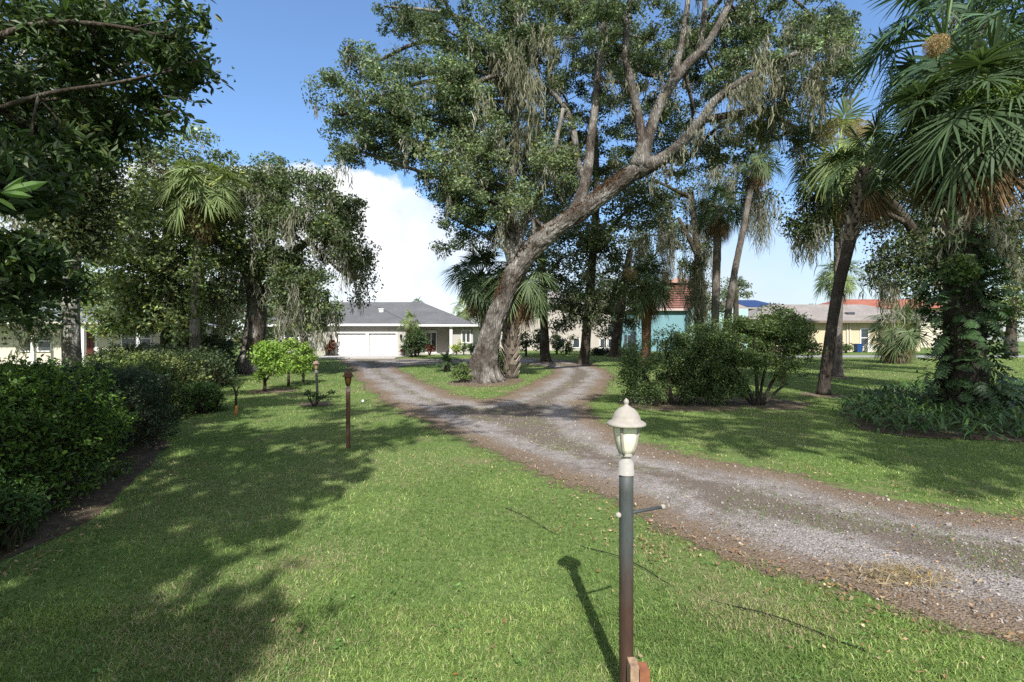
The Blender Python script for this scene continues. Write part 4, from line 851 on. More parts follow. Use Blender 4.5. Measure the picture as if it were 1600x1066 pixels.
def near_bay():
    Y = 7.; T = Tree('bay_tree', 'near broadleaf tree reaching in with dark glossy leaves at top left', (-10.2, 5.5, 0), 37)
    T.wlimb([(-10.2, 5.5, -.1, .28), (-10.0, 5.6, 2, .23), (-9.6, 5.8, 4, .2), (-9.0, 6.2, 6, .15), (-8.4, 6.4, 8, .1)], 14)
    A = lambda l: T.limb([(p[0], p[1], p[2], Y + (p[3] if len(p) > 3 else 0)) for p in l], 8)
    A([(-200, 200, 18, -.8), (-80, 100, 14, -.4), (50, 40, 10), (170, 40, 7), (270, 60, 4)]); A([(-220, 260, 14, -.8), (-80, 200, 10), (60, 150, 7), (180, 130, 5), (270, 110, 3)]); A([(-260, 420, 12, -.8), (-100, 420, 8, -.4), (0, 410, 5), (60, 400, 3)])
    kw = dict(nleaf=42, size=.15, col=BAYC, asp=.36, spread=.22, var=.35, warm=.08, gap=.38, shape=6)
    B(T, Y, [(30, 60, 90, 70, 44), (130, 50, 75, 65, 44), (215, 50, 50, 55, 30), (268, 85, 32, 40, 17), (245, 150, 42, 40, 18), (160, 165, 60, 55, 30), (60, 170, 70, 60, 34), (150, 225, 40, 26, 12), (40, 390, 48, 50, 26), (15, 300, 40, 50, 22), (70, 270, 44, 34, 18), (10, 230, 40, 40, 18), (110, 240, 40, 30, 14), (190, 190, 50, 34, 18), (20, 460, 44, 40, 16), (95, 440, 22, 22, 6), (290, 30, 20, 25, 7), (300, 115, 22, 18, 6)], **kw)
    rs = T.rs
    for x0, y0, x1, y1, n in ((255, 110, 342, 90, 16), (260, 60, 318, 20, 14), (255, 150, 322, 165, 14), (240, 170, 305, 185, 12), (95, 430, 112, 510, 14)):   # leafy end sprays
        a, b = P(x0, y0, Y), P(x1, y1, Y); T.wood.tube(np.array([a, (a + b) / 2 + (0, 0, .03), b]), [.012, .008, .003], 5, cap=False)
        t_ = rs.uniform(.1, 1, n)[:, None]; pos = a + (b - a) * t_ + rs.normal(0, .045, (n, 3)); leaf_quads(T.leaf, rs, pos, .14, .36, leaf_cols(rs, n, BAYC, .3, .05), .3, .1, 6)
    T.done(BARKD, LEAFG)
    # close twig poking in at the left edge
    t = thing('leafy_twig', 'close pale green twig with long leaves poking in at the left edge', 'twig', (-2.9, 2.3, 1.2)); G = Geo(); W = Geo(); Y = 2.3
    W.tube(np.array([(-2.9, 2.3, 0), (-2.85, 2.3, 1.2), (-2.75, 2.3, 2.1), P(-40, 330, Y), P(6, 296, Y)]), [.02, .016, .011, .007, .003], 6); W.build('stem', BARKD, t)
    for x0, y0, x1, y1, c in ((2, 300, 75, 284, (.2, .33, .1)), (2, 298, 38, 275, (.17, .3, .07)), (-5, 300, 52, 308, (.15, .26, .07)), (-12, 308, 26, 330, (.18, .3, .06)), (8, 285, 24, 255, (.05, .1, .03)), (30, 285, 50, 302, (.06, .1, .03))):
        a, b = P(x0, y0, Y), P(x1, y1, Y); d = b - a; s = np.cross(d, (.1, 1, .35)); s = s / np.linalg.norm(s) * np.linalg.norm(d) * .11
        n_ = np.cross(s, d); n_ = n_ / np.linalg.norm(n_) * .012
        v = [a, a + d * .3 + s * .85 + n_, a + d * .65 + s * .8 + n_, b, a + d * .65 - s * .8 + n_, a + d * .3 - s * .85 + n_]
        G.add(v, [(0, 1, 2, 3), (0, 3, 4, 5)], c)
    G.build('leaves', LEAFG, t, smooth=False)
near_bay()

# ---- trees that stand behind the photographer and throw the shade
def shade_tree(label, base, seed, blobs, h):
    T = Tree('shade_oak', label, base, seed, group='oaks behind the viewpoint'); b = np.array(base)
    T.wlimb([(*b, .6), (*(b + (0.1, .1, h * .35)), .45), (*(b + (.3, .2, h * .7)), .3), (*(b + (.2, .4, h)), .12)], 12)
    for x, y, z, r, n in blobs:
        T.blob((x, y, z), (r, r, r * .6), n, nleaf=28, size=.33, col=OAKC, spread=.45, gap=.5)
    T.done(BARK)
def SH(X, Yg, h, r, n): return (X + h * SUNV.x / SUNV.z, Yg + h * SUNV.y / SUNV.z, h + gz(max(Yg, 0)), r, n)   # crown mass whose shade falls at (X, Yg)
shade_tree('oak behind the viewpoint shading the left lawn', (-6.5, -6.5, 0), 51,
           [SH(-4.6, 4.0, 8, 2.0, 34), SH(-4.2, 6.6, 9, 1.9, 34), SH(-2.6, 3.4, 8, .9, 12), SH(-3.0, 5.2, 8.5, .9, 12), SH(-3.9, 8.8, 11, 1.7, 28), SH(-6.6, 8.0, 10, 2.2, 36), SH(-7.2, 4.8, 9, 2.2, 34), SH(-9.8, 7.0, 11, 2.6, 36), SH(-7.8, 11.0, 13, 1.7, 20),
            SH(-9.5, 3.0, 12, 2.6, 34), SH(-3.4, 1.6, 8, 1.6, 20), SH(-9.0, -1.0, 12, 2.6, 34), SH(-5.5, -3.0, 11, 2.4, 30), SH(-2.0, 10.2, 13, 1.0, 11)], 11)
shade_tree('oak behind the viewpoint shading the right lawn', (8.5, -5.5, 0), 52,
           [SH(4.6, 9.6, 12, 1.7, 24), SH(7.2, 9.2, 12, 2.3, 36), SH(9.8, 9.4, 12, 2.4, 36), SH(6.6, 12.4, 14, 2.0, 30), SH(9.6, 13.0, 14, 2.5, 36), SH(12.4, 12.0, 14, 2.5, 36), SH(6.4, 7.1, 11, 1.5, 15), SH(9.0, 6.9, 11, 1.9, 22), SH(11, 6.5, 11, 2.4, 30),
            SH(3.0, 10.8, 13, .8, 9), SH(5.2, 14.4, 15, 1.6, 22), SH(8.4, 15.8, 16, 1.8, 24), SH(12.5, 15.8, 16, 2.2, 30), SH(15.5, 13.5, 15, 2.5, 30), SH(15, 9, 13, 2.5, 30), SH(16.5, 16.5, 18, 1.8, 20),
            SH(-1.8, 12.6, 16, 1.0, 10), SH(.2, 13.4, 16, 1.0, 11), SH(1.6, 12.8, 17, .9, 8), SH(-4.5, 13.0, 17, 1.1, 10), SH(3.4, 15.5, 17, 1.0, 10)], 14)

# ------------------------------------------------------------------ fan palms
def frond_geo(e, seed, dead=False, nseg=40):
    rs = np.random.RandomState(seed); G = Geo(); er = math.radians(e)
    Lp = .56 if not dead else .4
    m = 7; t = np.linspace(0, 1, m)
    ang = er - .35 * t ** 1.5 * math.cos(er)
    pet = np.cumsum(np.c_[np.cos(ang), 0 * t, np.sin(ang)] * Lp / (m - 1), 0); pet -= pet[0]
    pc = np.array((.30, .36, .13)) if not dead else np.array((.3, .2, .1))
    G.tube(pet, np.linspace(.016, .009, m), 5, pc, cap=False)
    d = unit(pet[-1] - pet[-2])
    if not dead:                         # the blade folds over from the leaf stalk
        b_ = math.asin(max(-1, min(1, d[2]))) - math.radians(rs.uniform(28, 58)) * (1 if e < 75 else .35); d = np.array((math.cos(b_), 0, math.sin(b_)))
    side = np.array((0, 1., 0)); nrm = np.cross(d, side) * -1
    if nrm[2] < 0 and e < 80: nrm = -nrm
    amax = math.radians(148 if not dead else 75)
    for i in range(nseg):
        a = -amax + 2 * amax * (i + .5) / nseg; ca, sa = math.cos(a), math.sin(a)
        dr = ca * d + sa * side + nrm * (.16 * abs(sa) + .04) + rs.normal(0, .05, 3); dr = dr / np.linalg.norm(dr)
        L = ((.43 - .07 * abs(a) / amax) if not dead else .5) * rs.uniform(.88, 1.08)
        base = pet[-1] + d * .13 * max(0, ca) ** 2 + np.array((0, 0, -.03)) * max(0, ca) ** 2
        drp = rs.uniform(.12, .45) if not dead else rs.uniform(.5, 1.1)
        ts = np.array((.03, .3, .6, .82, 1.0))
        c = base + dr * (L * ts)[:, None]; c[:, 2] -= drp * L * ts ** 2.3 * (1.0 if dr[2] < .75 else .5)
        wd = np.cross(dr, nrm); wd = wd / np.linalg.norm(wd); tw = rs.uniform(-.35, .35); wd = wd * math.cos(tw) + nrm * math.sin(tw)
        w = np.array((.006, .0125, .0105, .006, .001)) * (1 if not dead else .8)
        v = np.stack([c - wd * w[:, None], c + wd * w[:, None]], 1).reshape(-1, 3)
        j = np.arange(4)[:, None] * 2
        if dead: col = np.array((.2, .135, .075)) * math.exp(rs.normal(0, .3))
        else:
            col = np.array((.10, .14, .065)) * math.exp(rs.normal(0, .18))
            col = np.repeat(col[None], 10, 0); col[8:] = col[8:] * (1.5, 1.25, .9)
        G.add(v, j + np.array((0, 1, 3, 2)), col)
    return G
_FR = {}
ELEV = (80, 55, 30, 5, -20, -45)
def frond_mesh(e, k, dead, tint):
    key = (e, k, dead, tint)
    if key not in _FR:
        Gm = frond_geo(e, abs(hash((e, k, dead))) % 9999, dead)
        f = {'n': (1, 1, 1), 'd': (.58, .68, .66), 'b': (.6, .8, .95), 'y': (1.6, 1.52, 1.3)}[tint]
        Gm.c = [c * np.array(f) for c in Gm.c]
        o = Gm.build('frond', DRY if dead else FROND, None, smooth=False); _FR[key] = o.data; bpy.data.objects.remove(o)
    return _FR[key]
def add_fronds(t, top, R, n, ndead, seed, tint='n', lo=-45, deadtint='n', squash=1.0, elev_pow=1.0, hi=85):
    rs = np.random.RandomState(seed); org = np.array(t.location)
    for i in range(n + ndead):
        dead = i >= n
        if dead: e = -70
        else:
            e_ = hi - (hi - lo) * ((i + .5) / n) ** elev_pow; e = min(ELEV, key=lambda q: abs(q - e_))
        o = bpy.data.objects.new('dead_frond' if dead else 'frond', frond_mesh(e, i % 3, dead, deadtint if dead else tint)); COL.objects.link(o); o.parent = t
        if dead: o['label'] = 'dry brown hanging frond'
        s = R * rs.uniform(.85, 1.12) * (.72 if dead else 1)
        h = rs.uniform(-.5, .25) * R * .18
        o.location = tuple(top - org + np.array((0, 0, h - (.1 * R if dead else 0)))); o.scale = (s, s, s * squash)
        o.rotation_euler = (rs.normal(0, .12), rs.normal(0, .12), i * 2.39996 + rs.uniform(-.3, .3))
def boots(G, r, z0, z1, dens, seed, size=.2):
    rs = np.random.RandomState(seed); zz = z0; k = 0
    while zz < z1:
        i = np.argmin(np.abs(r[:, 2] - zz)); c = r[i, :3]; R = r[i, 3]
        for j in range(7):
            a = j * 2 * math.pi / 7 + (k % 2) * .45 + rs.normal(0, .1); d = np.array((math.cos(a), math.sin(a), 0)); s = np.array((-d[1], d[0], 0))
            b = c + d * R * .97; L = size * rs.uniform(.7, 1.4); sp = rs.uniform(-.4, .4)
            tip = b + d * L * .55 + np.array((0, 0, L)) + s * sp * L
            w = R * .32
            v = [b - s * w, b + s * w, tip + s * w * .35, tip - s * w * .35, b - s * w - d * .05, b + s * w - d * .05, tip + s * w * .35 - d * .03, tip - s * w * .35 - d * .03]
            G.add(v, [(0, 1, 2, 3), (4, 7, 6, 5), (0, 4, 5, 1), (2, 6, 7, 3), (1, 5, 6, 2), (0, 3, 7, 4)], np.array((.25, .21, .17)) * math.exp(rs.normal(0, .3)))
        zz += dens; k += 1
def palm(label, Y, trace, R, n, ndead, seed, bark=BARKPALM, tint='n', base=None, boot=None, fibre=True, flowers=(), lo=-45, name='cabbage_palm', group='cabbage palms', elev_pow=1.0, deadtint='n', boot_size=.2, hi=85):
    base = base if base is not None else GP(*trace[0][:2])
    t = thing(name, label, 'palm', base, group); rs = np.random.RandomState(seed)
    a = [[*P(p[0], p[1], Y + (p[3] if len(p) > 3 else 0)), p[2] / F * Y / 2] for p in trace]
    r = resample(a, .2); G = Geo(); G.tube(r[:, :3], r[:, 3], 14, rough=.1, rs=3); G.build('trunk', bark, t)
    top = r[-1, :3]
    if boot: B_ = Geo(); boots(B_, r, top[2] - boot, top[2] - .05, .13, seed, boot_size); B_.build('leaf_boots', BOOT, t, smooth=False)
    add_fronds(t, top, R, n, ndead, seed, tint, lo, deadtint, elev_pow=elev_pow, hi=hi)
    for px, py, rr in flowers:
        c = P(px, py, Y - R * .55); Fg = Geo(); m = 2600; d = unit(rs.normal(size=(m, 3))) * rs.uniform(0, 1, (m, 1)) ** .5 * rr
        leaf_quads(Fg, rs, c + d, .07, .2, leaf_cols(rs, m, (.33, .26, .15), .25, .1), 0, .5)
        for k in range(14): e = c + unit(rs.normal(size=3)) * rr; Fg.tube(np.array([top, (top + c) / 2 + (0, 0, .1), c, e]), [.015, .01, .006, .003], 4, (.3, .25, .12), cap=False)
        Fg.build('flower_cluster', DRY, t, smooth=False)
    return t, r, top
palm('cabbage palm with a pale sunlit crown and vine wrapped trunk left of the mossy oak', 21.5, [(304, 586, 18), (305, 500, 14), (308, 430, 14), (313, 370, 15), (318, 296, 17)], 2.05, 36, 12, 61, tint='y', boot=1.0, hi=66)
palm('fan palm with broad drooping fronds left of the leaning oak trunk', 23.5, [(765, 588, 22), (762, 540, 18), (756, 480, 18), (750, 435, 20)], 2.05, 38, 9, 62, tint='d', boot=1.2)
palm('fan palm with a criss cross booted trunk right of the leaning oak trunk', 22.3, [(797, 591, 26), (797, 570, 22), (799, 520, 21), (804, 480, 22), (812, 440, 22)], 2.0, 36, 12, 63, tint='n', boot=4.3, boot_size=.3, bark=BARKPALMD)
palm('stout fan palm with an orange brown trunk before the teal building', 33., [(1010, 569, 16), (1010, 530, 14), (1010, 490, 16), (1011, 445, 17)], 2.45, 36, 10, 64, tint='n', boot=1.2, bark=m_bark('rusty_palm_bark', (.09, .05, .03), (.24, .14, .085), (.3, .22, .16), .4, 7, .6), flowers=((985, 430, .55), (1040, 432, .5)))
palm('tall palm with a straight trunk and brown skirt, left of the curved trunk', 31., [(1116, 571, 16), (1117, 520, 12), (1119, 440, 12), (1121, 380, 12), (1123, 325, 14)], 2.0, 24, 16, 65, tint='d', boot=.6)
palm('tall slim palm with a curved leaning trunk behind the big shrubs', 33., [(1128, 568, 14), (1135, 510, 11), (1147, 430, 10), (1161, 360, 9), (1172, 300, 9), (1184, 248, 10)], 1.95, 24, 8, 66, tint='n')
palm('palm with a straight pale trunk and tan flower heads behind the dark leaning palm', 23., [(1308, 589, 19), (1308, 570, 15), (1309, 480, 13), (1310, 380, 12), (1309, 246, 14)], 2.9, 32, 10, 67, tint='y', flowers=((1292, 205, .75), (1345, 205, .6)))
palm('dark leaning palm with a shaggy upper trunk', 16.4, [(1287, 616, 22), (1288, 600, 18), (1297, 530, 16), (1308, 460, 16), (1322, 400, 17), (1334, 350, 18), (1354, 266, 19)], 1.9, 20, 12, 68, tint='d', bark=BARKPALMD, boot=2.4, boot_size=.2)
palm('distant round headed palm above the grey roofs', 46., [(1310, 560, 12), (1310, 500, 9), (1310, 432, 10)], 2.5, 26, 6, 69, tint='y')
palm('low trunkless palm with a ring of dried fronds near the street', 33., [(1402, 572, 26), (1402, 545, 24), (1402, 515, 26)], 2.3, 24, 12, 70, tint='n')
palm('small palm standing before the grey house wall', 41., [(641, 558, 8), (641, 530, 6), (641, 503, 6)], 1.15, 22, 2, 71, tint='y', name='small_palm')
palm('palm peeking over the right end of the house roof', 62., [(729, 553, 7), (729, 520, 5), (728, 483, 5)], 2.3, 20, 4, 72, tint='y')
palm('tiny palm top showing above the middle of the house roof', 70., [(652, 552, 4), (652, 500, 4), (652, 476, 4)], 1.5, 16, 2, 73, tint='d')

def ivy_palm():
    Y = 12.8
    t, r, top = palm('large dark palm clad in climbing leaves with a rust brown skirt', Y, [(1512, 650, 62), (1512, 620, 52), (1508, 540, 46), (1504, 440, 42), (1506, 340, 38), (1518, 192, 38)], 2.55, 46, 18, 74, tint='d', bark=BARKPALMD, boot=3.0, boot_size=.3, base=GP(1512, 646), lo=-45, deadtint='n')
    rs = np.random.RandomState(74); G = Geo()
    def vine_leaf(p, d, up, s, col):     # deeply lobed climbing leaf
        d = d / np.linalg.norm(d); sd = np.cross(d, up); sd /= np.linalg.norm(sd) + 1e-9; nn = np.cross(sd, d)
        for k in range(5):
            for sg in (-1, 1):
                a = p + d * s * (.12 + .19 * k); L = s * (.42, .5, .46, .36, .22)[k]
                e = d * .55 + sd * sg * .85; e /= np.linalg.norm(e); b = np.cross(e, nn) * s * .055
                tip = a + e * L - nn * L * .22
                G.add([a - b * .6, a + b * .6, (a + tip) / 2 + b * 1.3 + nn * .02, (a + tip) / 2 - b * 1.3 + nn * .02, tip + b * .25, tip - b * .25], [(0, 1, 2, 3), (3, 2, 4, 5)], col)
        b = sd * s * .1; G.add([p, p + d * s * .4 + b, p + d * s * 1.02, p + d * s * .4 - b], [(0, 1, 2, 3)], col)
    for i in range(330):
        z = rs.uniform(.25, 4.0) if i < 250 else rs.uniform(3.5, 5.2); j = np.argmin(np.abs(r[:, 2] - z - .1)); a = rs.uniform(0, 2 * math.pi)
        out = np.array((math.cos(a), math.sin(a), 0)); wdt = .55 + .45 * math.sin(z * 1.3 + 1) ** 2
        p = r[j, :3] + out * (r[j, 3] + rs.uniform(0, .55) * wdt); p[2] = z
        d = out * .7 + np.array((0, 0, rs.uniform(-1.1, .3))) + rs.normal(0, .25, 3)
        vine_leaf(p, d, np.array((0, 0, 1.)) + out * .8, rs.uniform(.26, .52), np.array((.045, .085, .032)) * math.exp(rs.normal(0, .3)))
    n = 3800; i = rs.randint(0, len(r), n); a = rs.uniform(0, 6.3, n); rad = r[i, 3] + np.abs(rs.normal(0, .22, n)); pos = r[i, :3] + np.c_[np.cos(a) * rad, np.sin(a) * rad, rs.normal(0, .1, n)]
    pos = pos[pos[:, 2] < 4.6]; leaf_quads(G, rs, pos, .13, .5, leaf_cols(rs, len(pos), (.04, .065, .025), .35, .12), .2, .4)
    G.build('climbing_vine', LEAFG, t, smooth=False)
    G = Geo(); n = 3200; d = unit(rs.normal(size=(n, 3))) * rs.uniform(0, 1, (n, 1)) ** .4 * np.array((.75, .7, .6)); c0 = P(1545, 165, Y - .9)
    leaf_quads(G, rs, c0 + d, .1, .5, leaf_cols(rs, n, (.10, .17, .04), .3, .15), .4, .3)
    d = unit(rs.normal(size=(900, 3))) * rs.uniform(0, 1, (900, 1)) ** .4 * .4; leaf_quads(G, rs, P(1500, 420, Y - .7) + d, .12, .5, leaf_cols(rs, 900, (.06, .1, .03), .3, .1), .4, .3)
    G.build('vine_crown', LEAF, t, smooth=False)
    M = Geo(); moss_add(M, rs, [P(1440 + rs.uniform(0, 140), 320 + rs.uniform(-20, 40), Y + rs.normal(0, .6)) for _ in range(26)], (.5, 1.3), 12, .12, .012); M.build('hanging_moss', MOSS, t, smooth=False)['kind'] = 'stuff'
ivy_palm()
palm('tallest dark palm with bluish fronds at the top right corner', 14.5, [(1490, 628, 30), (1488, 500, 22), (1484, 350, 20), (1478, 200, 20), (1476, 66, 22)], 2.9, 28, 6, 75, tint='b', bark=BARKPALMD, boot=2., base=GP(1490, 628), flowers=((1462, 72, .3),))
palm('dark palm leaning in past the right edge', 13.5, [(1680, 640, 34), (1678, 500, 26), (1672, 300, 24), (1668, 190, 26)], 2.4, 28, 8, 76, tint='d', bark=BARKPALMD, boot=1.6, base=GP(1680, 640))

# vine wrapping the sunlit palm trunk at the left
def palm_vine():
    rs = np.random.RandomState(81); G = Geo(); n = 2600; u_ = rs.uniform(0, 1, n); c = P(305, 500, 21.5) + (P(314, 345, 21.5) - P(305, 500, 21.5)) * u_[:, None]
    pos = c + rs.normal(0, .2, (n, 3)) * (.6 + .6 * u_[:, None]); leaf_quads(G, rs, pos, .16, .55, leaf_cols(rs, n, (.085, .13, .04), .35, .12), .4, .2)
    t = bpy.data.objects['cabbage_palm']; G.build('climbing_vine', LEAF, t, smooth=False)
palm_vine()
# ------------------------------------------------------------------ hedges and shrubs
def hedge(label, cx, cy, rx, ry, h, n, size, col, seed, rot=.0, up=.7, top_col=None, asp=.5, base_z=0.0):
    z0 = gz(cy); t = thing('hedge_shrub', label, 'hedge', (cx, cy, z0), 'hedge shrubs along the left boundary'); rs = np.random.RandomState(seed)
    # dense shell of leaves round a body of twigs
    th = rs.uniform(0, 2 * math.pi, n); ph = rs.uniform(-.06, 1, n) ** .85; a = ph * math.pi / 2
    a = np.clip(a, 0, math.pi / 2)
    d = np.stack([np.cos(th) * np.cos(a) ** .45, np.sin(th) * np.cos(a) ** .45, np.sin(a) ** .8], 1)
    lum = .66 + .42 * fbm(d * 2.2 + seed, 3) + .3 * fbm(d * 6 + seed, 2); deep = 1 - np.abs(rs.normal(0, .11, n)) + np.where(rs.uniform(0, 1, n) < .06, np.abs(rs.normal(0, .07, n)), 0)
    p = d * np.array((rx, ry, h)) * (lum * deep)[:, None]
    c_, s_ = math.cos(rot), math.sin(rot); p = np.c_[p[:, 0] * c_ - p[:, 1] * s_, p[:, 0] * s_ + p[:, 1] * c_, p[:, 2]] + np.array((cx, cy, z0))
    k_ = n // 16; ix = rs.randint(0, n, k_); sp = np.repeat(p[ix], 16, 0)[:n]; dd = unit(np.repeat(p[ix] - np.array((cx, cy, z0)), 16, 0) * np.array((1, 1, .5)) + np.array((0, 0, .5)) + np.repeat(rs.normal(0, .5, (k_, 3)), 16, 0))[:n]
    m2 = len(sp); p[:m2] = sp + dd * (rs.uniform(-.4, 1, (m2, 1)) * size * 2.4) + rs.normal(0, size * .55, (m2, 3))
    p[:, 2] = np.maximum(p[:, 2], z0 + .03)
    cols = leaf_cols(rs, n, col, .35, .08)
    if top_col is not None:
        k = np.clip((d[:, 2] - .55) * 3 + rs.normal(0, .4, n), 0, 1)[:, None]; cols = cols * (1 - k) + leaf_cols(rs, n, top_col, .25, .1) * k
    G = Geo(); leaf_quads(G, rs, p, size, asp, cols, up, .1, 6 if size > .043 and cy < 9 else 4); G.build('foliage', LEAF, t, smooth=False)
    W = Geo()
    m = 420; th = rs.uniform(0, 2 * math.pi, m); a = rs.uniform(0, 1, m) * math.pi / 2
    d = np.stack([np.cos(th) * np.cos(a) ** .45, np.sin(th) * np.cos(a) ** .45, np.sin(a) ** .8], 1); e = d * np.array((rx, ry, h)) * (.66 + .42 * fbm(d * 2.2 + seed, 3) + .3 * fbm(d * 6 + seed, 2))[:, None]
    e = np.c_[e[:, 0] * c_ - e[:, 1] * s_, e[:, 0] * s_ + e[:, 1] * c_, e[:, 2]] + np.array((cx, cy, z0))
    for q in e:
        b = np.array((cx, cy, z0)) + (q - np.array((cx, cy, z0))) * np.array((.55, .55, 0)) + rs.normal(0, .1, 3) * (1, 1, 0)
        W.tube(np.array([b, (b + q) / 2 + rs.normal(0, .06, 3), q]), [.016, .011, .004], 4, cap=False)
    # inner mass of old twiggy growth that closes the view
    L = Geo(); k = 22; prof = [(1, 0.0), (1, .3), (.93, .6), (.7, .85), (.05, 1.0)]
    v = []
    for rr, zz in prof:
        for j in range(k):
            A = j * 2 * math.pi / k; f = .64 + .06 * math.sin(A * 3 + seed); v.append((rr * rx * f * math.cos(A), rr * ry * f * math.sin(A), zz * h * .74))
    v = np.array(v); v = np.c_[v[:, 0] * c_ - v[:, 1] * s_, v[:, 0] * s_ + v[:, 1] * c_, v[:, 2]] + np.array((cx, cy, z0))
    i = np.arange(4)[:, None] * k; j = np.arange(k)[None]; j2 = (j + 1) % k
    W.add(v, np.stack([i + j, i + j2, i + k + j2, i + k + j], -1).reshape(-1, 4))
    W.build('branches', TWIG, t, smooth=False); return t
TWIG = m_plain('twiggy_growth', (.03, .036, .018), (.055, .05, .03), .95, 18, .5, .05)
hedge('biggest near hedge bush with fresh green tips at the left edge', -6.1, 5.0, 1.35, 2.3, 1.42, 64000, .047, (.045, .085, .02), 91, .22, top_col=(.10, .19, .03))
hedge('dark glossy hedge bush behind the near green one', -7.35, 8.4, 1.25, 1.6, 1.32, 38000, .042, (.034, .058, .028), 92, .35)
hedge('low feathery bush at the foot of the near hedge', -4.75, 4.1, .38, .8, .55, 5200, .05, (.05, .10, .025), 93, .2)
hedge('rounded hedge bush with yellow green top, middle of the row', -8.9, 11.0, 1.2, 1.3, 1.3, 15000, .065, (.05, .08, .03), 94, .4, top_col=(.15, .21, .05))
hedge('clipped hedge bush with a pale top, further along the row', -10.4, 14.0, 1.4, 1.5, 1.3, 14000, .075, (.06, .085, .035), 95, .5, top_col=(.17, .21, .07))
hedge('small bright green bush spilling onto the lawn from the hedge', -8.4, 12.6, .8, .8, .62, 5200, .07, (.07, .13, .03), 96)
hedge('dark round hedge bush near the far end of the row', -12.4, 18.5, 1.6, 2.0, 1.35, 13000, .09, (.045, .07, .028), 97, .5)
hedge('shaded bush at the far end of the hedge by the mossy oak', -15.2, 23.5, 1.7, 2.4, 1.8, 12000, .1, (.035, .06, .025), 98, .5)
hedge('dark bush under the windows of the cream house', -21.0, 27.5, 2.6, 1.2, 1.2, 8000, .11, (.04, .065, .025), 99)

def shrub(name, label, cat, Y, base, stems, blobs, seed, col, size, nleaf, asp=.45, spread=.16, bark=BARKD, group=None, gap=.4, leafm=LEAF, warm=.1, up=.6, stemname='stems'):
    T = Tree(name, label, GP(*base), seed, cat, group)
    for l in stems: T.limb([(p[0], p[1], p[2], Y + (p[3] if len(p) > 3 else 0)) for p in l], 6, step=.2)
    for b in blobs:
        px, py, rx, ry, n = b[:5]; dy = b[5] if len(b) > 5 else T.rs.uniform(-.3, .3)
        T.pblob(px, py, rx, ry, Y + dy, (rx + ry) / 2 / F * Y, n, nleaf=nleaf, size=size, col=col, asp=asp, spread=spread, gap=gap, warm=warm, up=up)
    if T.wood.n: T.wood.build(stemname, bark, T.t)
    T.leaf.build('foliage', leafm, T.t, smooth=False); return T.t
AZ = (.075, .118, .042)
shrub('azalea_shrub', 'wide dark azalea shrub sprawling beside the drive, left of its vase shaped neighbour', 'shrub', 14.0, (1055, 634),
      [[(1040, 632, 6), (1010, 590, 4), (990, 560, 3)], [(1050, 634, 6), (1045, 590, 4), (1040, 540, 3)], [(1062, 634, 6), (1080, 580, 5), (1100, 530, 3)], [(1070, 632, 5), (1110, 590, 4), (1130, 560, 3)], [(1055, 633, 5), (1030, 600, 4), (1000, 610, 3)]],
      [(1005, 585, 34, 36, 44), (1050, 570, 44, 45, 60), (1095, 550, 44, 42, 60), (1120, 590, 30, 36, 40), (1065, 610, 55, 24, 44), (1010, 612, 34, 18, 22), (1050, 530, 26, 18, 16), (1100, 518, 24, 18, 16), (1075, 540, 40, 24, 30), (1125, 550, 30, 36, 34), (1090, 590, 50, 34, 50), (1000, 560, 24, 26, 22), (1130, 610, 26, 20, 18), (985, 600, 20, 26, 18)], 101, AZ, .068, 80, spread=.17)
shrub('azalea_shrub', 'vase shaped shrub with bare crooked stems below its leaves', 'shrub', 13.9, (1185, 630),
      [[(1180, 632, 6), (1165, 600, 5), (1145, 570, 4), (1135, 545, 3)], [(1184, 632, 6), (1182, 590, 5), (1178, 540, 4), (1180, 500, 3)], [(1190, 632, 6), (1205, 600, 5), (1225, 570, 4), (1255, 545, 3)], [(1192, 632, 5), (1215, 610, 4), (1230, 600, 3)], [(1186, 632, 5), (1195, 580, 4), (1215, 530, 3)], [(1178, 632, 5), (1150, 610, 4), (1135, 600, 3)]],
      [(1150, 545, 34, 28, 34), (1195, 520, 44, 30, 48), (1235, 545, 34, 24, 34), (1225, 505, 30, 22, 26), (1165, 505, 26, 16, 14), (1200, 565, 40, 16, 20), (1145, 590, 22, 22, 16), (1235, 580, 24, 16, 16), (1264, 552, 20, 16, 14), (1150, 520, 30, 24, 26), (1195, 545, 50, 26, 46), (1250, 525, 26, 20, 20), (1215, 490, 24, 14, 14), (1165, 565, 30, 24, 24), (1150, 605, 18, 16, 10), (1135, 560, 26, 40, 30), (1120, 530, 24, 24, 20)], 102, (.085, .13, .042), .07, 75, spread=.16)
shrub('fruit_bush', 'bright round leafed bush rising behind the vase shaped shrub', 'shrub', 17.5, (1225, 598), [[(1225, 600, 6), (1225, 550, 4), (1225, 510, 3)]], [(1222, 500, 26, 20, 22), (1240, 520, 24, 16, 16), (1200, 515, 22, 16, 12), (1150, 530, 26, 16, 16)], 103, (.10, .17, .045), .12, 40, spread=.2)
CIT = (.155, .26, .045); CG = 'young citrus trees on the left lawn'
shrub('citrus_tree', 'nearest young citrus tree with a short forked trunk', 'tree', 17.2, (413, 612), [[(413, 613, 6), (414, 600, 5), (411, 580, 3), (405, 560, 2)], [(414, 597, 4), (425, 580, 2)]], [(420, 560, 22, 24, 34), (408, 585, 10, 10, 7), (415, 545, 18, 14, 18), (435, 575, 14, 12, 12), (404, 555, 10, 14, 8)], 104, CIT, .10, 46, spread=.15, group=CG, stemname='trunk')
shrub('citrus_tree', 'middle young citrus tree between its two companions', 'tree', 18.8, (449, 602), [[(451, 603, 5), (451, 590, 4), (450, 565, 3)]], [(448, 560, 24, 24, 34), (445, 542, 20, 12, 16), (468, 572, 14, 14, 10)], 105, (.17, .27, .05), .10, 46, spread=.15, group=CG, stemname='trunk')
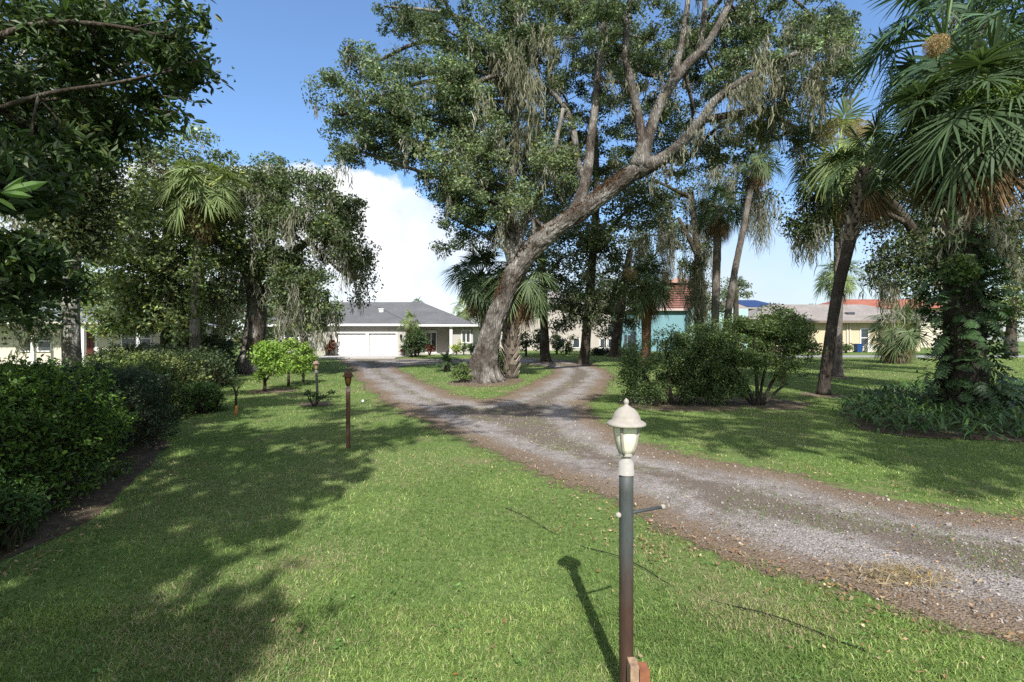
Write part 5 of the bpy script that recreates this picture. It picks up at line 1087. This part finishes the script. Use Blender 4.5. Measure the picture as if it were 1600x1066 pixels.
shrub('citrus_tree', 'rearmost young citrus tree on a slim straight trunk', 'tree', 19.8, (474, 596), [[(474, 597, 4), (474, 580, 4), (473, 560, 3)]], [(474, 556, 18, 22, 30), (465, 545, 15, 12, 12), (483, 566, 8, 10, 6)], 106, (.16, .25, .05), .10, 46, spread=.15, group=CG, stemname='trunk')
shrub('sparse_shrub', 'sparse low shrub sprawling round the foot of the far lamp post', 'shrub', 13.7, (490, 634), [[(490, 634, 3), (482, 622, 2), (478, 612, 1.5)], [(491, 634, 3), (503, 622, 2), (521, 613, 1.2)], [(489, 634, 2), (484, 618, 1.5), (486, 606, 1)]], [(479, 614, 7, 6, 6), (505, 620, 11, 5, 8), (518, 614, 6, 3, 4), (490, 620, 6, 6, 4)], 107, (.05, .085, .03), .06, 20, spread=.05)
# sapling with an orange wrapped foot
def sapling():
    b = GP(369, 648); t = thing('sapling', 'bare little sapling with an orange wrapped foot on the left lawn', 'sapling', b); Y = b[1]
    G = Geo()
    for l in ([(368, 650, 4), (369, 625, 3.5), (368, 612, 3), (364, 604, 2)], [(369, 620, 2.5), (372, 606, 1.5), (380, 598, 1)], [(367, 612, 2), (362, 600, 1)]):
        a = [[*P(p[0], p[1], Y), p[2] / F * Y / 2] for p in l]; r = resample(a, .05); G.tube(r[:, :3], r[:, 3], 7)
    G.build('trunk', BARKD, t)
    W = Geo(); r = np.array([P(367, 651, Y), P(369, 645, Y), P(369.5, 634, Y)]); W.tube(r, [.055, .038, .032], 10, rough=.3, rs=14); W.tube(np.array([P(368, 649, Y), P(364, 649.5, Y)]), [.03, .02], 8)
    W.build('trunk_wrap', m_plain('orange_wrap', (.55, .25, .06), (.42, .18, .05), .8, 12, .3), t)
    L = Geo(); rs = np.random.RandomState(7); pos = np.concatenate([P(366, 606, Y) + rs.normal(0, .09, (26, 3)), P(373, 617, Y) + rs.normal(0, .05, (8, 3))]); leaf_quads(L, rs, pos, .06, .5, leaf_cols(rs, len(pos), (.06, .1, .03), .3, .2), .5); L.build('leaves', LEAF, t, smooth=False)
sapling()
# planting by the house
RC = (.15, .05, .045)
def cordyline(label, px, py0, py1, w, Y, seed, col, group='red leaved cordylines by the house'):
    b = P(px, py0, Y); b[2] = gz(Y); t = thing('cordyline', label, 'plant', b, group); rs = np.random.RandomState(seed); G = Geo(); W = Geo()
    H = (py0 - py1) / F * Y; R_ = w / F * Y / 2
    for k in range(11):
        tip = b + np.array((rs.uniform(-.55, .55) * R_, rs.uniform(-.4, .4) * R_, H * rs.uniform(.35, .75))); W.tube(np.array([b + (0, 0, -.05), (b + tip) / 2, tip]), [.02, .018, .012], 5)
        for i in range(34):
            a = rs.uniform(0, 6.28); e = rs.uniform(-.2, 1.2); d = np.array((math.cos(a) * math.cos(e), math.sin(a) * math.cos(e), math.sin(e))); L = H * rs.uniform(.2, .36); s = np.array((-math.sin(a), math.cos(a), 0)) * L * .17
            c = np.asarray(col) * math.exp(rs.normal(0, .35)); c = c if rs.uniform() < .75 else np.array((.07, .09, .03))
            m_ = tip + d * L * .55; q = tip + d * L - np.array((0, 0, L * .25))
            G.add([tip - s * .3, tip + s * .3, m_ + s, m_ - s, q + s * .1, q - s * .1], [(0, 1, 2, 3), (3, 2, 4, 5)], c)
    W.build('stems', BARKD, t); G.build('leaves', LEAFG, t, smooth=False)
cordyline('red leaved cordyline left of the garage doors', 514, 557, 528, 19, 42.8, 111, RC)
cordyline('reddish cordyline at the right corner of the garage', 632, 554, 535, 16, 42.7, 112, (.16, .06, .05))
cordyline('pinkish red cordyline before the front door', 671, 554, 534, 20, 43.6, 113, (.24, .085, .07))
cordyline('spiky grey green plant between the red cordylines', 652, 558, 524, 36, 40.2, 114, (.09, .13, .08), None)
shrub('porch_shrub', 'tall dark green shrub under the small palm by the garage corner', 'shrub', 40.6, (649, 561), [[(649, 562, 4), (649, 530, 3)]], [(649, 522, 15, 15, 34), (643, 538, 14, 16, 26), (657, 532, 10, 14, 18)], 115, (.05, .09, .03), .14, 46, spread=.26)
for px, lab in ((724.5, 'left of the two clipped round bushes under the right window'), (736, 'right of the two clipped round bushes under the right window')):
    shrub('clipped_bush', lab, 'bush', 44.6, (px, 560), [[(px, 560, 3), (px, 548, 2)]], [(px, 543, 4.6, 7.2, 26, 0)], 116 + int(px), (.06, .105, .03), .09, 50, spread=.1, group='clipped bushes by the house')
shrub('yellow_shrub', 'yellow green leafy plant by the porch column', 'shrub', 44.2, (713, 560), [[(713, 560, 3), (713, 545, 2)]], [(712, 545, 7, 8, 12), (717, 539, 4, 5, 4)], 118, (.2, .26, .05), .16, 40, spread=.2)
# shrubs at the far side of the loop
for i, (px, py, rx, ry, Y, lab, c) in enumerate(((885, 538, 17, 13, 46, 'leafy shrub before the beige building wall', (.06, .09, .035)), (822, 536, 12, 16, 42, 'slim dark shrub left of the beige building', (.05, .075, .03)), (845, 530, 10, 18, 44, 'upright small shrub beside the dark trunk', (.055, .08, .03)),
        (935, 550, 15, 6, 44, 'low dark hedge clump between two dark trunks', (.025, .035, .02)), (870, 535, 6, 12, 46, 'narrow shrub behind the slim dark tree', (.06, .09, .04)), (752, 548, 12, 10, 34, 'dark bush behind the leaning oak trunk', (.04, .065, .025)), (985, 551, 22, 7, 44, 'low green bush at the foot of the teal building', (.05, .09, .03)),
        (1385, 549, 20, 6, 44, 'low green shrub by the driveway of the yellow house', (.09, .14, .05)), (1322, 545, 8, 5, 49, 'small shrub at the yellow house corner', (.07, .11, .04)), (1570, 520, 34, 22, 52, 'big leafy shrub across the street at the right edge', (.09, .13, .05)), (1510, 540, 40, 10, 56, 'low hedge across the street behind the ivy clad palm', (.06, .1, .04)), (1490, 512, 34, 30, 60, 'tall leafy shrub hiding the pale wall right of the low palm', (.07, .11, .045)), (1540, 515, 30, 28, 58, 'tall leafy shrub across the street left of the light green tree', (.08, .12, .05)))):
    shrub('garden_shrub', lab, 'shrub', float(Y), (px, 533 + (CH - gz(Y)) * F / Y), [[(px, 533 + (CH - gz(Y)) * F / Y, 4), (px, py, 3)]], [(px, py, rx, ry, 22)], 120 + i, c, .2, 46, spread=.28)
shrub('foot_shrub', 'light green leafy bush at the left foot of the leaning oak', 'shrub', 20.2, (718, 590), [[(718, 592, 4), (718, 580, 3)]], [(722, 578, 12, 12, 30), (714, 584, 9, 7, 12), (732, 585, 9, 8, 10)], 140, (.10, .15, .05), .07, 50, spread=.12)
shrub('foot_shrub', 'dark bush between the leaning oak and the booted palm', 'shrub', 21.8, (780, 592), [[(780, 592, 4), (780, 560, 3)]], [(779, 562, 9, 22, 22), (783, 580, 10, 10, 12)], 141, (.045, .075, .025), .09, 46, spread=.14)
def sago():
    b = GP(698, 581); t = thing('sago_palm', 'dark spiky sago palm on the grass island', 'plant', b); rs = np.random.RandomState(8)
    Geo().tube(np.array([b + (0, 0, -.1), b + (0, 0, .3), b + (0, 0, .5)]), [.17, .16, .1], 10, rough=.3, rs=8).build('trunk', BARKD, t)
    for k in range(34):
        G = Geo(); a = k * 2.4; e = rs.uniform(.1, 1.35); L = .8 * rs.uniform(.85, 1.1); u_ = np.linspace(0, 1, 12)
        an = e - 1.15 * u_ ** 1.4; st = np.cumsum(np.c_[np.cos(an), 0 * u_, np.sin(an)] * L / 11, 0); c_, s_ = math.cos(a), math.sin(a)
        st = np.c_[st[:, 0] * c_, st[:, 0] * s_, st[:, 2]] + b + (0, 0, .48); sd = np.array((-s_, c_, 0))
        for i in range(1, 12):
            d = unit(st[i] - st[i - 1])
            for sg in (-1, 1):
                q = st[i] + (sd * sg * .8 + d * .5) * .13 * math.sin(math.pi * (.15 + .8 * i / 12)) + np.array((0, 0, .015)); wv = d * .034
                G.add([st[i] - wv, st[i] + wv, q + wv * .3, q - wv * .3], [(0, 1, 2, 3)], (.05, .09, .035))
        G.tube(st, np.linspace(.008, .003, 12), 4, (.06, .08, .03), cap=False); G.build('frond', LEAFG, t, smooth=False)
sago()
# strap-leaved bed at the right
def strap_bed():
    rs = np.random.RandomState(9); lo, hi = BED.min(0), BED.max(0); n = 4200; p = rs.uniform(lo, hi, (n * 2, 2)); p = p[bed_sd(p) > .05][:n]; n = len(p)
    b = np.c_[p, g(p[:, 1])]; a = rs.uniform(0, 6.28, n); e = rs.uniform(.5, 1.4, n); L = rs.uniform(.45, .85, n); dr = np.stack([np.cos(a), np.sin(a), 0 * a], 1); sd = np.stack([-np.sin(a), np.cos(a), 0 * a], 1)
    ts = np.linspace(0, 1, 6); an = e[:, None] - 2.1 * ts[None] ** 1.5; hx = np.cumsum(np.cos(an), 1) / 6 * L[:, None]; hz = np.cumsum(np.sin(an), 1) / 6 * L[:, None]
    c = b[:, None] + dr[:, None] * hx[..., None] + np.array((0, 0, 1.)) * hz[..., None]; w = np.array((.014, .02, .022, .019, .012, .002)) * 1.0
    v = np.stack([c - sd[:, None] * w[None, :, None], c + sd[:, None] * w[None, :, None]], 2); o = (np.arange(n)[:, None] * 6 + np.arange(5)[None]).reshape(-1, 1) * 2
    G = Geo(); G.add(v.reshape(-1, 3), o + np.array((0, 1, 3, 2)), np.repeat(leaf_cols(rs, n, (.06, .115, .035), .3, .08), 12, axis=0)); o_ = G.build('ground_cover', LEAFG, smooth=False); tag(o_, 'dark strap leaved ground cover in the bed round the ivy clad palm', 'ground cover', kind='stuff')
    q = BED; m = len(q); G = Geo(); c = q.mean(0); v = np.vstack([q, [c]]); v = np.c_[v, g(v[:, 1]) + .014]; f = [(i, (i + 1) % m, m, m) for i in range(m)]
    v2 = []; f2 = []
    for i in range(m):
        A, B_ = v[i], v[(i + 1) % m]; v2 += [A, B_, (B_ + v[m] * 3) / 4, (A + v[m] * 3) / 4]; f2.append((i * 4, i * 4 + 1, i * 4 + 2, i * 4 + 3))
    G.add(v2, f2); o_ = G.build('bed_soil', SOIL); tag(o_, 'dark leaf mould in the planting bed', 'soil', kind='structure')
strap_bed()

# ------------------------------------------------------------------ lamp posts
LG = 'post lamps on the lawn'
def m_post(name, top, bot, z0, z1):
    m, nt, *_ = newmat(name); t = N(nt, 'ShaderNodeTexCoord'); sx_ = N(nt, 'ShaderNodeSeparateXYZ'); nt.links.new(t.outputs['Object'], sx_.inputs[0])
    f = noise(nt, 9, 6, objco(nt, (1, 1, .5)), .6); h = math_(nt, 'DIVIDE', math_(nt, 'SUBTRACT', sx_.outputs[2], z0), z1 - z0)
    k = ramp(nt, math_(nt, 'ADD', h, math_(nt, 'MULTIPLY', math_(nt, 'SUBTRACT', f, .5), .7)), [(.25, (0, 0, 0)), (.75, (1, 1, 1))])
    f2 = noise(nt, 40, 5, objco(nt, (1, 1, .2)), .6)
    c = mixc(nt, .5, mixc(nt, k, bot, top), ramp(nt, f2, [(.3, (.6, .6, .6)), (.7, (1.35, 1.35, 1.35))]), 'MULTIPLY')
    finish(nt, c, .6, f2, .15, .004, .35, .15); return m
CAPW = m_plain('weathered_cream_metal', (.36, .335, .30), (.26, .24, .21), .65, 14, .08); COLW = m_plain('white_collar', (.34, .328, .31), (.27, .26, .24), .5, 16, .06)
RUSTCAP = m_plain('rust_metal', (.15, .065, .035), (.085, .04, .025), .75, 18, .2); GREYCAP = m_plain('grey_brown_metal', (.33, .25, .19), (.22, .15, .11), .7, 18, .15)
def m_globe(name, c, c2):
    m, nt, *_ = newmat(name); f = noise(nt, 14, 4, objco(nt)); b = finish(nt, mixc(nt, ramp(nt, f, [(.35, (0, 0, 0)), (.7, (1, 1, 1))]), c, c2), .25, f, .1, .01, .5); b.inputs['Subsurface Weight'].default_value = .25; b.inputs['Subsurface Radius'].default_value = (.03, .03, .02); return m
def lamp(label, px, py, Y, H, capm, postm, globem, ribm, collarm, bar=False, lean=0.0, rp=.0365, S=1.0):
    b = P(px, 533, Y); b[2] = gz(Y); t = thing('lamp_post', label, 'lamp post', b, LG); x, y, z = b; O = b
    zt = z + H; pt = zt - .385 * S
    G = Geo(); k = np.linspace(0, 1, 14); G.tube(np.c_[x + lean * k * (1 - k) * 4, y + 0 * k, z - .1 + (pt - z + .1) * k], np.full(14, rp), 28); G.build('post', postm, t)
    Geo().lathe((x, y, pt), [(rp, -.01), (rp + .005, -.01), (rp + .005, -.01), (rp + .005, .012), (rp + .002, .014), (rp + .002, .014), (rp + .002, .05), (rp + .002, .05), (rp * .62, .078), (rp * .5, .088), (.012, .09)], 28).build('collar', collarm, t)
    zg = pt + .09 * S
    gl = Geo().lathe((x, y, zg), np.array([(.012, 0), (.028, .004), (.042, .034), (.054, .08), (.061, .13), (.063, .168)]) * S, 28).build('glass_globe', globem, t)
    Rb = Geo()
    for i in range(4):
        a = i * math.pi / 2 + math.pi / 4 + .2; pr = np.array([(.029, .0), (.045, .034), (.057, .08), (.064, .13), (.066, .17)]) * S
        Rb.tube(np.c_[x + pr[:, 0] * math.cos(a), y + pr[:, 0] * math.sin(a), zg + pr[:, 1]], [.0075 * S] * 5, 6)
    Rb.lathe((x, y, zg), np.array([(.035, -.004), (.037, .004), (.03, .012), (.02, .008)]) * S, 24); Rb.build('globe_ribs', ribm, t)
    zc = zg + .16 * S
    cp = Geo().lathe((x, y, zc), np.array([(.055, .004), (.08, -.004), (.098, -.006), (.101, .0), (.099, .007), (.088, .014), (.077, .02), (.073, .022), (.073, .022), (.07, .04), (.058, .062), (.04, .08), (.022, .09), (.016, .094)]) * S, 32).build('cap', capm, t)
    sub(Geo().lathe((x, y, zc), np.array([(.018, .092), (.01, .1), (.011, .106), (.015, .114), (.011, .124), (.005, .13), (.001, .134)]) * S, 16).build('finial', capm, None, org=O), cp)
    if bar:
        zb = z + .955; a, e = np.array((x - .045, y - .02, zb)), np.array((x + .222, y + .106, zb))
        br = Geo().tube(np.array([a, e]), [.0085, .0085], 12).build('ladder_bar', m_plain('dark_grey_bar', (.06, .065, .075), (.045, .05, .055), .5), t)
        for c in (a, e): sub(Geo().lathe(c, [(.001, -.015), (.012, -.011), (.016, 0), (.012, .011), (.001, .015)], 14).build('bar_cap', CAPW, None, org=O), br)
    return t
lamp('tall near lamp post with a pale cap, rusty post and cross bar', 978.5, 1090, 2.52, 1.555, CAPW, m_post('near_post', (.066, .074, .074), (.06, .034, .025), .3, 1.05), m_globe('cream_glass', (.80, .77, .66), (.68, .65, .54)), CAPW, COLW, bar=True)
lamp('rust brown lamp post with an amber glass globe', 544, 700, 8.42, 1.374, RUSTCAP, m_post('rust_post', (.13, .065, .042), (.09, .05, .035), 0, 1.), m_globe('amber_glass', (.35, .16, .05), (.22, .10, .03)), m_plain('dark_rib', (.04, .03, .02)), m_plain('tan_collar', (.4, .3, .22)))
lamp('far lamp post with a grey crooked post beside the citrus trees', 494, 632, 13.9, 1.32, GREYCAP, m_post('grey_post', (.13, .12, .1), (.09, .075, .06), 0, .8), m_globe('peach_glass', (.55, .4, .24), (.42, .3, .18)), RUSTCAP, m_plain('grey_collar', (.3, .28, .26)), lean=.03)
# sawn stub beside the near lamp
b = np.array(((997 - 800) / F * 2.44, 2.44, 0)); t = thing('wooden_stub', 'short reddish sawn timber stub beside the near lamp post', 'wooden post', b)
RW = m_plain('red_brown_timber', (.27, .11, .055), (.17, .07, .04), .75, 22, .25)
G = Geo().box(b[0] + .0, b[0] + .05, b[1] - .035, b[1] + .035, -.1, .218); G.build('stake', RW, t, smooth=False)
G = Geo().box(b[0] - .045, b[0] - .003, b[1] - .03, b[1] + .045, -.1, .236); G.build('backing_board', m_plain('weathered_timber', (.42, .3, .2), (.2, .13, .09), .8, 25, .3), t, smooth=False)
# low black cable
pts = [GP(*p) for p in ((790, 796), (850, 826), (905, 852), (960, 872), (1010, 894), (1060, 920), (1130, 944), (1200, 966), (1290, 998), (1380, 1028), (1500, 1072))]
r = resample(np.array(pts), .05); r[:, 2] = g(r[:, 1]) + .012 + .018 * np.sin(np.arange(len(r)) * .23)
o = Geo().tube(r, np.full(len(r), .0035), 6).build('cable', m_plain('black_rubber', (.012, .012, .012), None, .6)); tag(o, 'thin black cable snaking through the grass by the near lamp', 'cable')
b = GP(567, 629); o = Geo().lathe(b + (0, 0, .04), [(.001, -.045), (.03, -.03), (.045, 0), (.03, .03), (.001, .045)], 14).build('ball', WHITE); tag(o, 'small white ball on the grass by the drive', 'ball')
# fallen clump of moss on the gravel
rs = np.random.RandomState(77); G = Geo(); c = GP(1405, 903); n = 900
leaf_quads(G, rs, c + rs.normal(0, 1, (n, 3)) * (.2, .1, .012) + (0, 0, .03), .09, .07, leaf_cols(rs, n, (.30, .25, .17), .25, .1), 2, 0); o = G.build('fallen_moss', MOSS, smooth=False); tag(o, 'clump of fallen grey brown moss on the gravel', 'moss', kind='stuff')

# ------------------------------------------------------------------ far tree line
def far_tree(label, px, Y, h, w, seed, col=(.075, .105, .05)):
    z = gz(Y); x = (px - 800) / F * Y; T = Tree('distant_tree', label, (x, Y, z), seed, group='distant trees beyond the houses')
    T.wlimb([(x, Y, z, .35), (x + .2, Y, z + h * .5, .25), (x, Y, z + h * .85, .1)], 8)
    for i in range(6):
        a = i * 1.05; T.blob((x + math.cos(a) * w * .28, Y + math.sin(a) * w * .2, z + h * (.55 + .12 * math.sin(i * 2.3))), (w * .28, w * .28, h * .25), 16, nleaf=46, size=.45, col=col, spread=.8)
    T.done(BARKD)
for i, (px, Y, h, w_, lab) in enumerate(((1240, 95, 8.5, 8, 'grey green distant tree left of the terracotta roof'), (1278, 100, 9.5, 9, 'taller distant tree just left of the far palm'), (1440, 90, 11, 14, 'distant tree behind the low palm'), (1530, 85, 12, 14, 'distant tree behind the ivy clad palm'), (1620, 80, 13, 14, 'distant tree at the right edge'), (870, 78, 12, 14, 'distant tree behind the beige building'), (960, 80, 13, 14, 'distant tree above the teal building'), (800, 75, 11, 12, 'distant tree behind the booted palm'), (1040, 76, 12, 10, 'distant tree behind the red slatted screen'), (330, 70, 12, 14, 'distant tree between the magnolia and the mossy oak'), (200, 66, 12, 14, 'distant tree behind the cream house roof'), (60, 70, 14, 16, 'distant tree at the left edge'), (430, 72, 9, 10, 'distant tree behind the mossy oak trunk'))):
    far_tree(lab, px, float(Y), h, w_, 150 + i)
